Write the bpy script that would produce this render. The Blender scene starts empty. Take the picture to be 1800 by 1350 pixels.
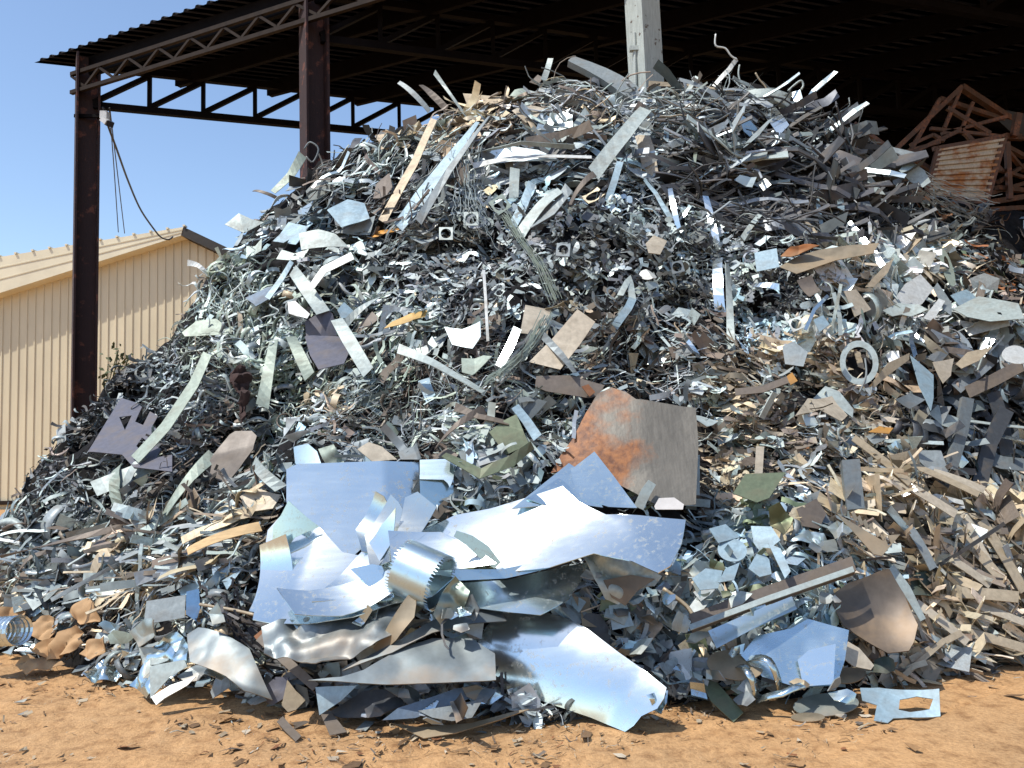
import bpy, bmesh, math, random
import numpy as np
from mathutils import Vector, Matrix, noise as mnoise

random.seed(7)
rng = np.random.default_rng(7)
R = math.radians
C = bpy.context.scene
COL = C.collection

# ------------------------------------------------------------------ camera
CAM = np.array([0.0, 0.0, 1.7])
FPX = 1400.0                       # focal length in pixels of the 1800 px wide photo
PITCH, ROLL = R(4.2), R(1.5)
_f = np.array([0, math.cos(PITCH), math.sin(PITCH)])
_u0 = np.array([0, -math.sin(PITCH), math.cos(PITCH)])
_r0 = np.array([1.0, 0, 0])
CR = _r0 * math.cos(ROLL) - _u0 * math.sin(ROLL)
CU = _u0 * math.cos(ROLL) + _r0 * math.sin(ROLL)
CF = _f
cam = bpy.data.cameras.new('camera')
cam.sensor_width = 36.0
cam.lens = 36.0 * FPX / 1800.0
cam.clip_end = 1500
co = bpy.data.objects.new('camera', cam)
COL.objects.link(co)
m = Matrix([[CR[0], CU[0], -CF[0], CAM[0]], [CR[1], CU[1], -CF[1], CAM[1]], [CR[2], CU[2], -CF[2], CAM[2]], [0, 0, 0, 1]])
co.matrix_world = m
C.camera = co


def ray(px, py):
    px = np.asarray(px, float); py = np.asarray(py, float)
    return CF + CR * ((px[..., None] - 900) / FPX) + CU * ((675 - py[..., None]) / FPX)


def project(p):
    d = np.asarray(p, float) - CAM
    z = d @ CF
    return 900 + FPX * (d @ CR) / z, 675 - FPX * (d @ CU) / z, z


def at_Y(px, py, Y):
    d = ray(px, py); return CAM + d * (Y / d[..., 1:2])


def at_z(px, py, z):
    d = ray(px, py); return CAM + d * ((z - CAM[2]) / d[..., 2:3])


# ------------------------------------------------------------------ noise
_lat = np.random.default_rng(3).random((64, 64))


def vn(x, y):
    x = np.asarray(x, float); y = np.asarray(y, float)
    xi = np.floor(x).astype(int); yi = np.floor(y).astype(int)
    fx = x - xi; fy = y - yi
    fx = fx * fx * (3 - 2 * fx); fy = fy * fy * (3 - 2 * fy)
    a = _lat[xi % 64, yi % 64]; b = _lat[(xi + 1) % 64, yi % 64]
    c = _lat[xi % 64, (yi + 1) % 64]; d = _lat[(xi + 1) % 64, (yi + 1) % 64]
    return (a + (b - a) * fx) * (1 - fy) + (c + (d - c) * fx) * fy - 0.5


# ------------------------------------------------------------------ the shape of the heap
SIL = [(-700, 1000, 6.8), (-300, 985, 7.3), (0, 915, 7.9), (60, 800, 8.2), (150, 700, 8.7), (240, 630, 9.1), (330, 545, 9.4), (370, 472, 9.6),
       (440, 394, 9.8), (530, 324, 10.0), (600, 270, 10.1), (700, 215, 10.2), (800, 185, 10.1), (900, 160, 10.0), (960, 152, 9.9), (1060, 152, 9.9),
       (1130, 162, 9.8), (1290, 152, 9.9), (1400, 165, 10.0), (1450, 212, 10.1), (1530, 262, 10.3), (1600, 292, 10.5), (1680, 328, 10.8),
       (1800, 352, 11.0), (2000, 540, 10.2), (2400, 700, 9.0)]
FOOT = [(-700, 1080), (-300, 1100), (0, 1150), (150, 1185), (300, 1222), (430, 1245), (560, 1262), (750, 1285), (900, 1285), (1100, 1268),
        (1300, 1240), (1450, 1240), (1560, 1215), (1650, 1190), (1800, 1165), (2100, 1120), (2500, 1080)]
_s = np.array([list(at_Y(a, b, Y)) for a, b, Y in SIL])
_sx = _s[:, 0] / _s[:, 1]
_fo = np.array([list(at_z(a, b, 0.0)) for a, b in FOOT])
_fx = _fo[:, 0] / _fo[:, 1]
_gx = np.linspace(-1.6, 1.6, 801)


def _smooth(v, k=7):
    kk = np.hanning(k + 2)[1:-1]; kk /= kk.sum()
    return np.convolve(np.pad(v, k // 2, mode='edge'), kk, mode='valid')


_ztop = _smooth(np.interp(_gx, _sx, _s[:, 2])); _ytop = _smooth(np.interp(_gx, _sx, _s[:, 1]), 25)
_yfoot = _smooth(np.interp(_gx, _fx, _fo[:, 1]), 9)

# hollows (photo x, y, radius px, depth m along the slope) - dark pockets of the heap
HOLLOWS = [(1710, 745, 95, .75), (1130, 640, 60, .45), (395, 1195, 70, .5), (1180, 1120, 60, .4), (1340, 320, 90, .25), (420, 800, 50, .25),
           (800, 1235, 110, .35), (1650, 870, 60, .3), (640, 765, 40, .25), (700, 540, 50, .25), (420, 1110, 50, .35), (1000, 1010, 100, .15), (1790, 800, 80, .5),
           (1010, 330, 38, .5), (1120, 380, 34, .45), (760, 440, 36, .45), (620, 500, 40, .5), (870, 450, 34, .4), (1010, 500, 36, .45), (1180, 540, 34, .4), (540, 700, 42, .5), (340, 680, 34, .4), (240, 700, 34, .35), (450, 780, 40, .45), (620, 640, 34, .4), (760, 600, 34, .4), (930, 760, 36, .4), (1330, 560, 36, .45), (1400, 650, 34, .4), (1290, 780, 36, .4), (1450, 840, 34, .35), (1560, 900, 30, .3), (700, 330, 36, .4), (900, 250, 40, .5), (1150, 260, 44, .5), (1400, 260, 50, .5), (1280, 350, 50, .5), (180, 880, 30, .3), (330, 880, 34, .35), (120, 960, 30, .25), (1640, 560, 30, .35), (590, 420, 30, .4), (480, 500, 30, .35), (1250, 720, 30, .35),
           (1080, 210, 60, .25), (860, 300, 50, .2), (300, 740, 40, .2), (480, 560, 40, .2)]


def heap_z(X, Y, bumps=True):
    X = np.asarray(X, float); Y = np.maximum(np.asarray(Y, float), .5)
    xt = X / Y
    zt = np.interp(xt, _gx, _ztop); yt = np.interp(xt, _gx, _ytop); yf = np.interp(xt, _gx, _yfoot)
    t = (Y - yf) / (yt - yf)
    s = np.where(t > 0, np.clip(t, 0, 1) ** .86, t * 1.2)
    z = zt * s
    z = np.where(t > 1, zt * (1 - (t - 1) * .75 - 0.3 * (t - 1) ** 2), z)
    if bumps:
        w = np.clip(t * 4, 0, 1) * np.clip((1.15 - t) * 4, .25, 1)
        z = z + w * (.8 * vn(X * .55 + 9, Y * .55 + 4) + .6 * vn(X * 1.3 + 3, Y * 1.3) + .42 * vn(X * 2.9, Y * 2.9 + 7) + .16 * vn(X * 6.3 + 2, Y * 6.3))
    return z


def ground_z(X, Y):
    X = np.asarray(X, float); Y = np.asarray(Y, float)
    g = .05 * vn(X * .7 + 5, Y * .7) + .025 * vn(X * 2.3, Y * 2.3 + 8) + .022 * vn(X * 7, Y * 7) + .014 * vn(X * 19, Y * 19)
    d = (X - TR[0]) * TN[0] + (Y - TR[1]) * TN[1]          # smooth raised wheel track, lower right
    ramp = np.clip(d / .05, 0, 1)
    flat = .05 + .008 * vn(X * 2, Y * 5)
    far = np.clip((np.hypot(X, Y) - 25) / 20, 0, 1)
    g = (g * (1 - ramp) + ramp * flat)
    return g * (1 - far)


_a = at_z(1440, 1352, 0.0); _b = at_z(1655, 1262, 0.0)
TR = _a[:2]
_t = (_b - _a)[:2]; _t /= np.hypot(*_t)
TN = np.array([_t[1], -_t[0]])


def surf_z(X, Y):
    return np.maximum(heap_z(X, Y), ground_z(X, Y))


# depth map of the bare heap seen from the camera, every 6 px, wider than the frame
GX = np.arange(-420, 2221, 6); GY = np.arange(30, 1411, 6)
_pxx, _pyy = np.meshgrid(GX, GY)
_d = ray(_pxx, _pyy)
DEP = np.full(_pxx.shape, np.nan)
_alive = np.ones(_pxx.shape, bool)
_prev = np.zeros(_pxx.shape)
for tY in np.arange(3.0, 15.0, .06):
    P = CAM + _d * (tY / _d[..., 1:2])
    gap = P[..., 2] - surf_z(P[..., 0], P[..., 1])
    hit = _alive & (gap < 0)
    fr = np.where(hit, _prev / np.maximum(_prev - gap, 1e-6), 0)
    DEP[hit] = (tY - .06 + .06 * fr)[hit]
    _alive &= ~hit
    _prev = gap
VALID = ~np.isnan(DEP)
# hollows push the depth map (and the scatter with it) back into the heap
_ho = np.zeros(_pxx.shape)
for hx, hy, hr, hd in HOLLOWS:
    _ho += hd * np.exp(-((_pxx - hx) ** 2 + ((_pyy - hy) * 1.2) ** 2) / (2 * (hr * .62) ** 2))
DEPH = np.where(VALID, DEP + _ho * .9, np.nan)
_topY = np.interp((_d[..., 0] / _d[..., 1]), _gx, _ytop)
DEPF = np.where(VALID, DEP, _topY)
PG = CAM + _d * (DEPF / _d[..., 1])[..., None]


def _box(a, n):
    for ax in (0, 1):
        c = np.cumsum(np.concatenate([np.repeat(a.take([0], ax), n, ax), a, np.repeat(a.take([-1], ax), n, ax)], ax), ax)
        if ax == 0: a = (c[2 * n:] - c[:-2 * n]) / (2 * n)
        else: a = (c[:, 2 * n:] - c[:, :-2 * n]) / (2 * n)
    return a


_sm = np.stack([_box(PG[..., k], 5) for k in range(3)], -1)
_nx = np.gradient(_sm, axis=1); _ny = np.gradient(_sm, axis=0)
NG = np.cross(_ny, _nx); NG = NG / (np.linalg.norm(NG, axis=-1, keepdims=True) + 1e-9)
NG *= np.sign((NG * (CAM - PG)).sum(-1, keepdims=True) + 1e-9)
_bad = (NG[..., 2] < .15) | (NG[..., 1] > -.1)
NG[_bad] = np.array([0, -.66, .75])


def _gi(px, py):
    return (np.clip(((np.asarray(px) - GX[0]) / 6).round().astype(int), 0, len(GX) - 1),
            np.clip(((np.asarray(py) - GY[0]) / 6).round().astype(int), 0, len(GY) - 1))


def depth_at(px, py, hollow=False):
    """depth (world Y) of the heap under a photo pixel, bilinear; nan above the silhouette"""
    A = DEPH if hollow else DEP
    fx = np.clip((np.asarray(px, float) - GX[0]) / 6, 0, len(GX) - 1.001); fy = np.clip((np.asarray(py, float) - GY[0]) / 6, 0, len(GY) - 1.001)
    ix = fx.astype(int); iy = fy.astype(int); ax = fx - ix; ay = fy - iy
    return (A[iy, ix] * (1 - ax) + A[iy, ix + 1] * ax) * (1 - ay) + (A[iy + 1, ix] * (1 - ax) + A[iy + 1, ix + 1] * ax) * ay


def on_heap(px, py, hollow=False):
    Y = depth_at(px, py, hollow)
    d = ray(px, py)
    return CAM + d * (Y / d[..., 1])[..., None]


# ------------------------------------------------------------------ materials
def newmat(name):
    m = bpy.data.materials.new(name); m.use_nodes = True
    nt = m.node_tree; b = nt.nodes['Principled BSDF']
    return m, nt, b


def N(nt, t, **k):
    n = nt.nodes.new(t)
    for a, v in k.items():
        if a.startswith('i_'):
            n.inputs[a[2:].replace('_', ' ')].default_value = v
        else: setattr(n, a, v)
    return n


def noise_tex(nt, scale, detail=4, rough=.55, coord='Object', vec=None):
    tc = N(nt, 'ShaderNodeTexCoord')
    n = N(nt, 'ShaderNodeTexNoise'); n.inputs['Scale'].default_value = scale; n.inputs['Detail'].default_value = detail
    n.inputs['Roughness'].default_value = rough
    if vec:
        mp = N(nt, 'ShaderNodeMapping'); mp.inputs['Scale'].default_value = vec
        nt.links.new(tc.outputs[coord], mp.inputs[0]); nt.links.new(mp.outputs[0], n.inputs['Vector'])
    else: nt.links.new(tc.outputs[coord], n.inputs['Vector'])
    return n


def ramp(nt, src, stops):
    r = N(nt, 'ShaderNodeValToRGB')
    e = r.color_ramp.elements
    while len(e) < len(stops): e.new(.5)
    for el, (p, c) in zip(e, stops):
        el.position = p; el.color = (*c, 1) if len(c) == 3 else c
    nt.links.new(src, r.inputs[0]); return r


def mix(nt, fac, a, b, mode='MIX'):
    n = N(nt, 'ShaderNodeMix', data_type='RGBA', blend_type=mode)
    for s, v in ((0, fac), (6, a), (7, b)):
        if hasattr(v, 'is_linked') or hasattr(v, 'links'): nt.links.new(v, n.inputs[s])
        elif isinstance(v, (int, float)): n.inputs[s].default_value = v
        else: n.inputs[s].default_value = (*v, 1) if len(v) == 3 else v
    return n.outputs[2]


def bump(nt, b, h, strength=.3, dist=.02):
    n = N(nt, 'ShaderNodeBump'); n.inputs['Strength'].default_value = strength; n.inputs['Distance'].default_value = dist
    nt.links.new(h, n.inputs['Height']); nt.links.new(n.outputs[0], b.inputs['Normal'])


def scrap_mat(name, attr, metallic=.7, dirt=.45, bumpy=.25, dirt_col=(.15, .11, .07), scale=6, rough_add=0.0, rvar=.3):
    """metal scrap: colour and roughness come from each piece, dirt and dents from noise"""
    m, nt, b = newmat(name)
    if attr:
        a = N(nt, 'ShaderNodeAttribute', attribute_name='col'); colr, alp = a.outputs['Color'], a.outputs['Alpha']
    else:
        a = N(nt, 'ShaderNodeObjectInfo'); colr, alp = a.outputs['Color'], a.outputs['Alpha']
    n1 = noise_tex(nt, scale, 5, .6); n2 = noise_tex(nt, scale * 5, 3, .6)
    dm = ramp(nt, n1.outputs[0], [(.48, (0, 0, 0)), (.72, (1, 1, 1))])
    mul = N(nt, 'ShaderNodeMath', operation='MULTIPLY'); nt.links.new(dm.outputs[0], mul.inputs[0]); mul.inputs[1].default_value = dirt
    grain = ramp(nt, n2.outputs[0], [(.3, (.78, .78, .78)), (.7, (1.06, 1.06, 1.06))])
    base = mix(nt, 1.0, colr, grain.outputs[0], 'MULTIPLY')
    base = mix(nt, mul.outputs[0], base, dirt_col)
    nt.links.new(base, b.inputs['Base Color'])
    mm = N(nt, 'ShaderNodeMath', operation='MULTIPLY_ADD'); nt.links.new(mul.outputs[0], mm.inputs[0]); mm.inputs[1].default_value = -metallic; mm.inputs[2].default_value = metallic
    nt.links.new(mm.outputs[0], b.inputs['Metallic'])
    ra = N(nt, 'ShaderNodeMath', operation='MULTIPLY_ADD'); nt.links.new(n1.outputs[0], ra.inputs[0]); ra.inputs[1].default_value = rvar
    ad = N(nt, 'ShaderNodeMath', operation='ADD'); nt.links.new(alp, ad.inputs[0]); ad.inputs[1].default_value = -.4 * rvar + rough_add
    nt.links.new(ad.outputs[0], ra.inputs[2])
    nt.links.new(ra.outputs[0], b.inputs['Roughness'])
    bump(nt, b, n1.outputs[0], bumpy, .02)
    return m


def plain_mat(name, col, rough=.6, metallic=0, var=.3, scale=8, bumpy=.15, col2=None, vec=None, coord='Object', spec=.4):
    m, nt, b = newmat(name)
    n = noise_tex(nt, scale, 5, .6, vec=vec, coord=coord)
    c2 = col2 or tuple(x * (1 - var) for x in col)
    r = ramp(nt, n.outputs[0], [(.35, c2), (.65, col)])
    nt.links.new(r.outputs[0], b.inputs['Base Color'])
    b.inputs['Roughness'].default_value = rough; b.inputs['Metallic'].default_value = metallic
    if bumpy: bump(nt, b, n.outputs[0], bumpy, .02)
    b.inputs['Specular IOR Level'].default_value = spec
    return m


M = {}
M['scrap'] = scrap_mat('scrap metal', False, metallic=.25)
M['scrap_many'] = scrap_mat('scrap metal pieces', True, metallic=.4, scale=3)
def shiny_mat():
    m, nt, b = newmat('bright galvanised sheet')
    a = N(nt, 'ShaderNodeObjectInfo')
    n1 = noise_tex(nt, 1.1, 2, .5); n2 = noise_tex(nt, 30, 5, .7); n3 = noise_tex(nt, 26, 4, .6, vec=(.12, 1, 1)); n4 = noise_tex(nt, 5, 6, .7)
    sp = ramp(nt, n2.outputs[0], [(.52, (0, 0, 0)), (.66, (1, 1, 1))]); st = ramp(nt, n4.outputs[0], [(.44, (.05, .05, .05)), (.70, (1, 1, 1))])
    dm = N(nt, 'ShaderNodeMath', operation='MULTIPLY'); nt.links.new(sp.outputs[0], dm.inputs[0]); nt.links.new(st.outputs[0], dm.inputs[1])
    fb = mix(nt, .45, a.outputs['Color'], (.80, .95, .98)); base = mix(nt, dm.outputs[0], fb, (.30, .24, .16))
    nt.links.new(base, b.inputs['Base Color'])
    iv = N(nt, 'ShaderNodeMath', operation='MULTIPLY_ADD'); nt.links.new(dm.outputs[0], iv.inputs[0]); iv.inputs[1].default_value = -.8; iv.inputs[2].default_value = .93
    nt.links.new(iv.outputs[0], b.inputs['Metallic'])
    r1 = N(nt, 'ShaderNodeMath', operation='MULTIPLY_ADD'); nt.links.new(n3.outputs[0], r1.inputs[0]); r1.inputs[1].default_value = .12
    ad = N(nt, 'ShaderNodeMath', operation='ADD'); nt.links.new(a.outputs['Alpha'], ad.inputs[0]); ad.inputs[1].default_value = -.12
    nt.links.new(ad.outputs[0], r1.inputs[2]); nt.links.new(r1.outputs[0], b.inputs['Roughness'])
    h = N(nt, 'ShaderNodeMath', operation='MULTIPLY_ADD'); nt.links.new(n1.outputs[0], h.inputs[0]); h.inputs[1].default_value = 1.0
    nt.links.new(n3.outputs[0], h.inputs[2]); h2 = n1.outputs[0]
    bump(nt, b, h2, .02, .05)
    n5 = noise_tex(nt, 3.2, 3, .5); bb = [x for x in nt.nodes if x.bl_idname == 'ShaderNodeBump'][0]
    b2 = N(nt, 'ShaderNodeBump'); b2.inputs['Strength'].default_value = .03; b2.inputs['Distance'].default_value = .03
    nt.links.new(n5.outputs[0], b2.inputs['Height']); nt.links.new(bb.outputs[0], b2.inputs['Normal']); nt.links.new(b2.outputs[0], b.inputs['Normal'])
    return m


M['shiny'] = shiny_mat()

M['dusty'] = scrap_mat('dusty galvanised sheet', False, metallic=.85, dirt=.75, bumpy=.12, scale=2.0, dirt_col=(.30, .20, .11))
M['paint'] = scrap_mat('painted or brown sheet', False, metallic=.1, dirt=.5, bumpy=.2, scale=5)


def rust_mat(name, base, rust, dark, scale=2.5, lo=.47, hi=.6, metallic=.3, rough=.6, side=0):
    m, nt, b = newmat(name)
    n = noise_tex(nt, scale, 6, .6); n2 = noise_tex(nt, scale * 7, 4, .6); n3 = noise_tex(nt, 9, 3, .6, vec=(6, 1, .6))
    g = ramp(nt, n3.outputs[0], [(.35, tuple(x * .78 for x in base)), (.65, base)])
    rc = ramp(nt, n2.outputs[0], [(.35, dark), (.62, rust)])
    src = n.outputs[0]
    if side:
        tc = N(nt, 'ShaderNodeTexCoord'); sx = N(nt, 'ShaderNodeSeparateXYZ'); nt.links.new(tc.outputs['Object'], sx.inputs[0])
        ma = N(nt, 'ShaderNodeMath', operation='MULTIPLY_ADD'); nt.links.new(sx.outputs[0], ma.inputs[0]); ma.inputs[1].default_value = side; nt.links.new(src, ma.inputs[2]); src = ma.outputs[0]
    f = ramp(nt, src, [(lo, (0, 0, 0)), (hi, (1, 1, 1))])
    c = mix(nt, f.outputs[0], g.outputs[0], rc.outputs[0])
    nt.links.new(c, b.inputs['Base Color'])
    b.inputs['Roughness'].default_value = rough
    iv = N(nt, 'ShaderNodeMath', operation='MULTIPLY_ADD'); nt.links.new(f.outputs[0], iv.inputs[0]); iv.inputs[1].default_value = -metallic; iv.inputs[2].default_value = metallic
    nt.links.new(iv.outputs[0], b.inputs['Metallic'])
    bump(nt, b, n2.outputs[0], .25, .02)
    return m


M['rust_plate'] = rust_mat('rust stained plate', (.185, .172, .145), (.31, .125, .04), (.13, .05, .022), 2.6, .46, .62, side=-.5)
M['rust'] = rust_mat('rusty steel', (.10, .05, .03), (.20, .07, .025), (.055, .022, .013), 4)
M['rust_panel'] = rust_mat('rust streaked cream panel', (.47, .39, .29), (.36, .15, .04), (.2, .08, .035), 3.2, .47, .58, metallic=0)
M['post'] = rust_mat('maroon paint', (.030, .0105, .009), (.17, .055, .03), (.07, .025, .018), 5, .57, .66, metallic=0, rough=.75)
M['post_grey'] = rust_mat('chipped grey green paint', (.42, .46, .43), (.16, .12, .09), (.06, .05, .04), 7, .63, .66, metallic=0, rough=.5)
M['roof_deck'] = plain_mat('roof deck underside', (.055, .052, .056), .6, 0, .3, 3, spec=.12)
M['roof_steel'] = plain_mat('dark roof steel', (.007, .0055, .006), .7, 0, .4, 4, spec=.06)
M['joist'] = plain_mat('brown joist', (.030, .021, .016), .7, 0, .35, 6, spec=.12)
M['cladding'] = plain_mat('cream cladding', (.66, .575, .40), .5, 0, .14, 1.2, .04, vec=(1, 1, .25))
M['fascia'] = plain_mat('cream flashing', (.77, .69, .50), .45, 0, .12, 1.5, .04)
M['dark_steel_shade'] = plain_mat('dark steel and roof shade', (.04, .035, .03), .7)
M['cloth'] = plain_mat('brown cloth', (.055, .032, .028), .95, 0, .4, 12, .5)
M['cardboard'] = plain_mat('brown cardboard', (.46, .29, .15), .85, 0, .3, 4, .25)
M['wood'] = plain_mat('pale wood', (.55, .38, .19), .7, 0, .3, 5, .2, vec=(1, 8, 8))
M['leaf'] = plain_mat('creeper leaf', (.07, .085, .025), .6, 0, .4, 9)
M['cable'] = plain_mat('black cable', (.03, .03, .035), .5, 0, .2, 9)
M['lamp_white'] = plain_mat('floodlight casing', (.55, .56, .56), .4, 0, .2, 9)
M['glass_dark'] = plain_mat('dark glass', (.03, .035, .05), .1, 0, .2, 9, 0)
M['core'] = plain_mat('packed scrap with gap shade', (.018, .017, .018), .9, 0, .6, 9, .8, col2=(.008, .008, .008), spec=.1)  # near black: paints the shade seen in gaps between the pieces
M['print'] = plain_mat('printed paper', (.62, .60, .58), .7, 0, .15, 12)
M['black_wire'] = plain_mat('black plastic strip', (.022, .026, .032), .4, 0, .3, 9)


# ------------------------------------------------------------------ object helpers
def link(name, me, mats, parent=None):
    o = bpy.data.objects.new(name, me); COL.objects.link(o)
    for mt in (mats if isinstance(mats, (list, tuple)) else [mats]):
        if mt.name not in [x.name for x in me.materials if x]: me.materials.append(mt)
    if parent is not None: o.parent = parent
    return o


def tag(o, label=None, cat=None, group=None, kind=None):
    if label: o['label'] = label
    if cat: o['category'] = cat
    if group: o['group'] = group
    if kind: o['kind'] = kind
    return o


def thing(name, loc, label, cat, group=None):
    o = bpy.data.objects.new(name, None); COL.objects.link(o)
    o.location = loc; o.empty_display_size = .2
    o.matrix_world = Matrix.Translation(Vector(loc))
    return tag(o, label, cat, group)


def part(name, bm, mats, parent, smooth=False, label=None):
    """bm in world coordinates; becomes a child of parent at parent's location"""
    off = Vector((0, 0, 0)); q = parent
    while q is not None:
        off += q.location; q = q.parent
    pts = [v.co.copy() for v in bm.verts]
    ctr = sum(pts, Vector()) / max(len(pts), 1)
    for v in bm.verts: v.co -= ctr
    me = bpy.data.meshes.new(name); bm.to_mesh(me); bm.free()
    if smooth:
        for p in me.polygons: p.use_smooth = True
    o = link(name, me, mats, parent)
    o.location = ctr - off
    if label: o['label'] = label
    return o


def solo(name, bm, mats, label, cat, group=None, smooth=False, color=None):
    pts = [v.co.copy() for v in bm.verts]
    ctr = sum(pts, Vector()) / max(len(pts), 1)
    for v in bm.verts: v.co -= ctr
    me = bpy.data.meshes.new(name); bm.to_mesh(me); bm.free()
    if smooth:
        for p in me.polygons: p.use_smooth = True
    o = link(name, me, mats); o.location = ctr
    if color: o.color = color
    return tag(o, label, cat, group)


def box_between(bm, a, b, w, h, up=(0, 0, 1)):
    a = Vector(a); b = Vector(b); x = (b - a)
    L = x.length; x.normalize()
    u = Vector(up); y = u.cross(x)
    if y.length < 1e-4: y = Vector((1, 0, 0)).cross(x)
    y.normalize(); z = x.cross(y)
    vs = []
    for s in (0, 1):
        for dy, dz in ((-1, -1), (1, -1), (1, 1), (-1, 1)):
            vs.append(bm.verts.new(a + x * (L * s) + y * (dy * w / 2) + z * (dz * h / 2)))
    for f in ((3, 2, 1, 0), (4, 5, 6, 7), (0, 1, 5, 4), (1, 2, 6, 5), (2, 3, 7, 6), (3, 0, 4, 7)):
        bm.faces.new([vs[i] for i in f])
    return vs


def tube(bm, pts, r, n=6, cap=True):
    pts = [Vector(p) for p in pts]; rings = []
    prev = None
    for i, p in enumerate(pts):
        t = (pts[min(i + 1, len(pts) - 1)] - pts[max(i - 1, 0)]).normalized()
        if prev is None:
            prev = t.orthogonal().normalized()
        y = (prev - t * prev.dot(t)).normalized(); z = t.cross(y); prev = y
        rings.append([bm.verts.new(p + (y * math.cos(k * 2 * math.pi / n) + z * math.sin(k * 2 * math.pi / n)) * r) for k in range(n)])
    for a, b in zip(rings, rings[1:]):
        for k in range(n): bm.faces.new((a[k], a[(k + 1) % n], b[(k + 1) % n], b[k]))
    if cap and n > 2:
        bm.faces.new(rings[0][::-1]); bm.faces.new(rings[-1])


def solidify(bm, th):
    bmesh.ops.recalc_face_normals(bm, faces=bm.faces[:])
    bmesh.ops.solidify(bm, geom=bm.faces[:], thickness=th)


def V3(p): return Vector([float(x) for x in p])
# ------------------------------------------------------------------ world, sun
SUN_AZ = math.atan2(-.85, -.53)     # towards the sun, from +Y clockwise
SUN_EL = R(60)
w = bpy.data.worlds.new('World'); C.world = w; w.use_nodes = True
nt = w.node_tree; bg = nt.nodes['Background']
sky = nt.nodes.new('ShaderNodeTexSky'); sky.sky_type = 'NISHITA'; sky.sun_disc = False
sky.sun_elevation = SUN_EL; sky.sun_rotation = SUN_AZ
sky.air_density = 1.0; sky.dust_density = .6; sky.ozone_density = 1.6
nt.links.new(sky.outputs[0], bg.inputs[0]); bg.inputs[1].default_value = .15
sl = bpy.data.lights.new('sun', 'SUN'); sl.energy = 3.7; sl.angle = R(.5); sl.color = (1.0, .95, .87)
so = bpy.data.objects.new('sun', sl); COL.objects.link(so)
sd = Vector((math.sin(SUN_AZ) * math.cos(SUN_EL), math.cos(SUN_AZ) * math.cos(SUN_EL), math.sin(SUN_EL)))
so.rotation_euler = sd.to_track_quat('Z', 'Y').to_euler(); so.location = sd * 60
C.view_settings.view_transform = 'Standard'; C.view_settings.look = 'None'; C.view_settings.gamma = 1
C.view_settings.exposure = 0.5
C.render.engine = 'CYCLES'
C.cycles.use_denoising = True
C.cycles.max_bounces = 6; C.cycles.diffuse_bounces = 3; C.cycles.glossy_bounces = 4
C.cycles.sample_clamp_indirect = 6

# ------------------------------------------------------------------ ground
def grid_mesh(xs, ys, zf):
    X, Y = np.meshgrid(xs, ys); Z = zf(X, Y)
    v = np.stack([X, Y, Z], -1).reshape(-1, 3)
    nx = len(xs); q = (np.arange(len(ys) - 1)[:, None] * nx + np.arange(nx - 1)[None]).reshape(-1)
    f = np.stack([q, q + 1, q + nx + 1, q + nx], -1)
    return v, f


def np_mesh(name, v, f):
    me = bpy.data.meshes.new(name)
    me.vertices.add(len(v)); me.vertices.foreach_set('co', np.ascontiguousarray(v, np.float32).ravel())
    k = f.shape[1]
    me.loops.add(f.size); me.loops.foreach_set('vertex_index', np.ascontiguousarray(f, np.int32).ravel())
    me.polygons.add(len(f)); me.polygons.foreach_set('loop_start', np.arange(0, f.size, k, dtype=np.int32))
    me.update(calc_edges=True); me.validate()
    return me


xs = np.concatenate([[-400, -150, -60, -25, -14], np.arange(-8, 8.01, .03), [14, 25, 60, 150, 400]])
ys = np.concatenate([[-400, -150, -60, -20, -6, 0, 2], np.arange(3, 7.6, .025), np.arange(7.7, 16, .3), [20, 30, 60, 150, 400]])
v, f = grid_mesh(xs, ys, ground_z)
me = np_mesh('ground', v, f)
mg, nt, b = newmat('orange dirt')
n1 = noise_tex(nt, .9, 6, .6, 'Object'); n2 = noise_tex(nt, 9, 6, .65, 'Object'); n3 = noise_tex(nt, 45, 4, .7, 'Object')
c1 = ramp(nt, n1.outputs[0], [(.3, (.39, .235, .11)), (.7, (.53, .30, .128))])
c2 = ramp(nt, n2.outputs[0], [(.32, (.62, .56, .5)), (.5, (1, 1, 1)), (.7, (1.12, 1.15, 1.2))])
c3 = ramp(nt, n3.outputs[0], [(.3, (.72, .70, .68)), (.6, (1.05, 1.05, 1.05))])
cc = mix(nt, 1, c1.outputs[0], c2.outputs[0], 'MULTIPLY'); cc = mix(nt, 1, cc, c3.outputs[0], 'MULTIPLY')
nt.links.new(cc, b.inputs['Base Color']); b.inputs['Roughness'].default_value = .95
ad = N(nt, 'ShaderNodeMath', operation='ADD'); nt.links.new(n2.outputs[0], ad.inputs[0]); nt.links.new(n3.outputs[0], ad.inputs[1])
bump(nt, b, ad.outputs[0], .6, .025)
for p in me.polygons: p.use_smooth = True
tag(link('ground', me, mg), kind='structure')

# ------------------------------------------------------------------ packed core of the heap, coloured near black as gap shade
xtg = np.linspace(-1.25, 1.25, 420); tg = np.linspace(-.03, 1.7, 260)
XT, TG = np.meshgrid(xtg, tg)
yf = np.interp(XT, _gx, _yfoot); yt = np.interp(XT, _gx, _ytop)
Yg = yf + TG * (yt - yf); Xg = XT * Yg
Zg = heap_z(Xg, Yg)
Pg = np.stack([Xg, Yg, Zg], -1)
px, py, _ = project(Pg)
ix, iy = _gi(px, py)
inside = (px > GX[0]) & (px < GX[-1]) & (py > GY[0]) & (py < GY[-1])
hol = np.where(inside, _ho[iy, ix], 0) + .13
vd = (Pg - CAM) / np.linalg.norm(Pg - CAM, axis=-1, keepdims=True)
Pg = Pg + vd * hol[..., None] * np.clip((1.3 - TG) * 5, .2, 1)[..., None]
Pg[..., 2] += .05 * vn(Xg * 9, Yg * 9) + .05 * vn(Xg * 17, Yg * 17)
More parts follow.
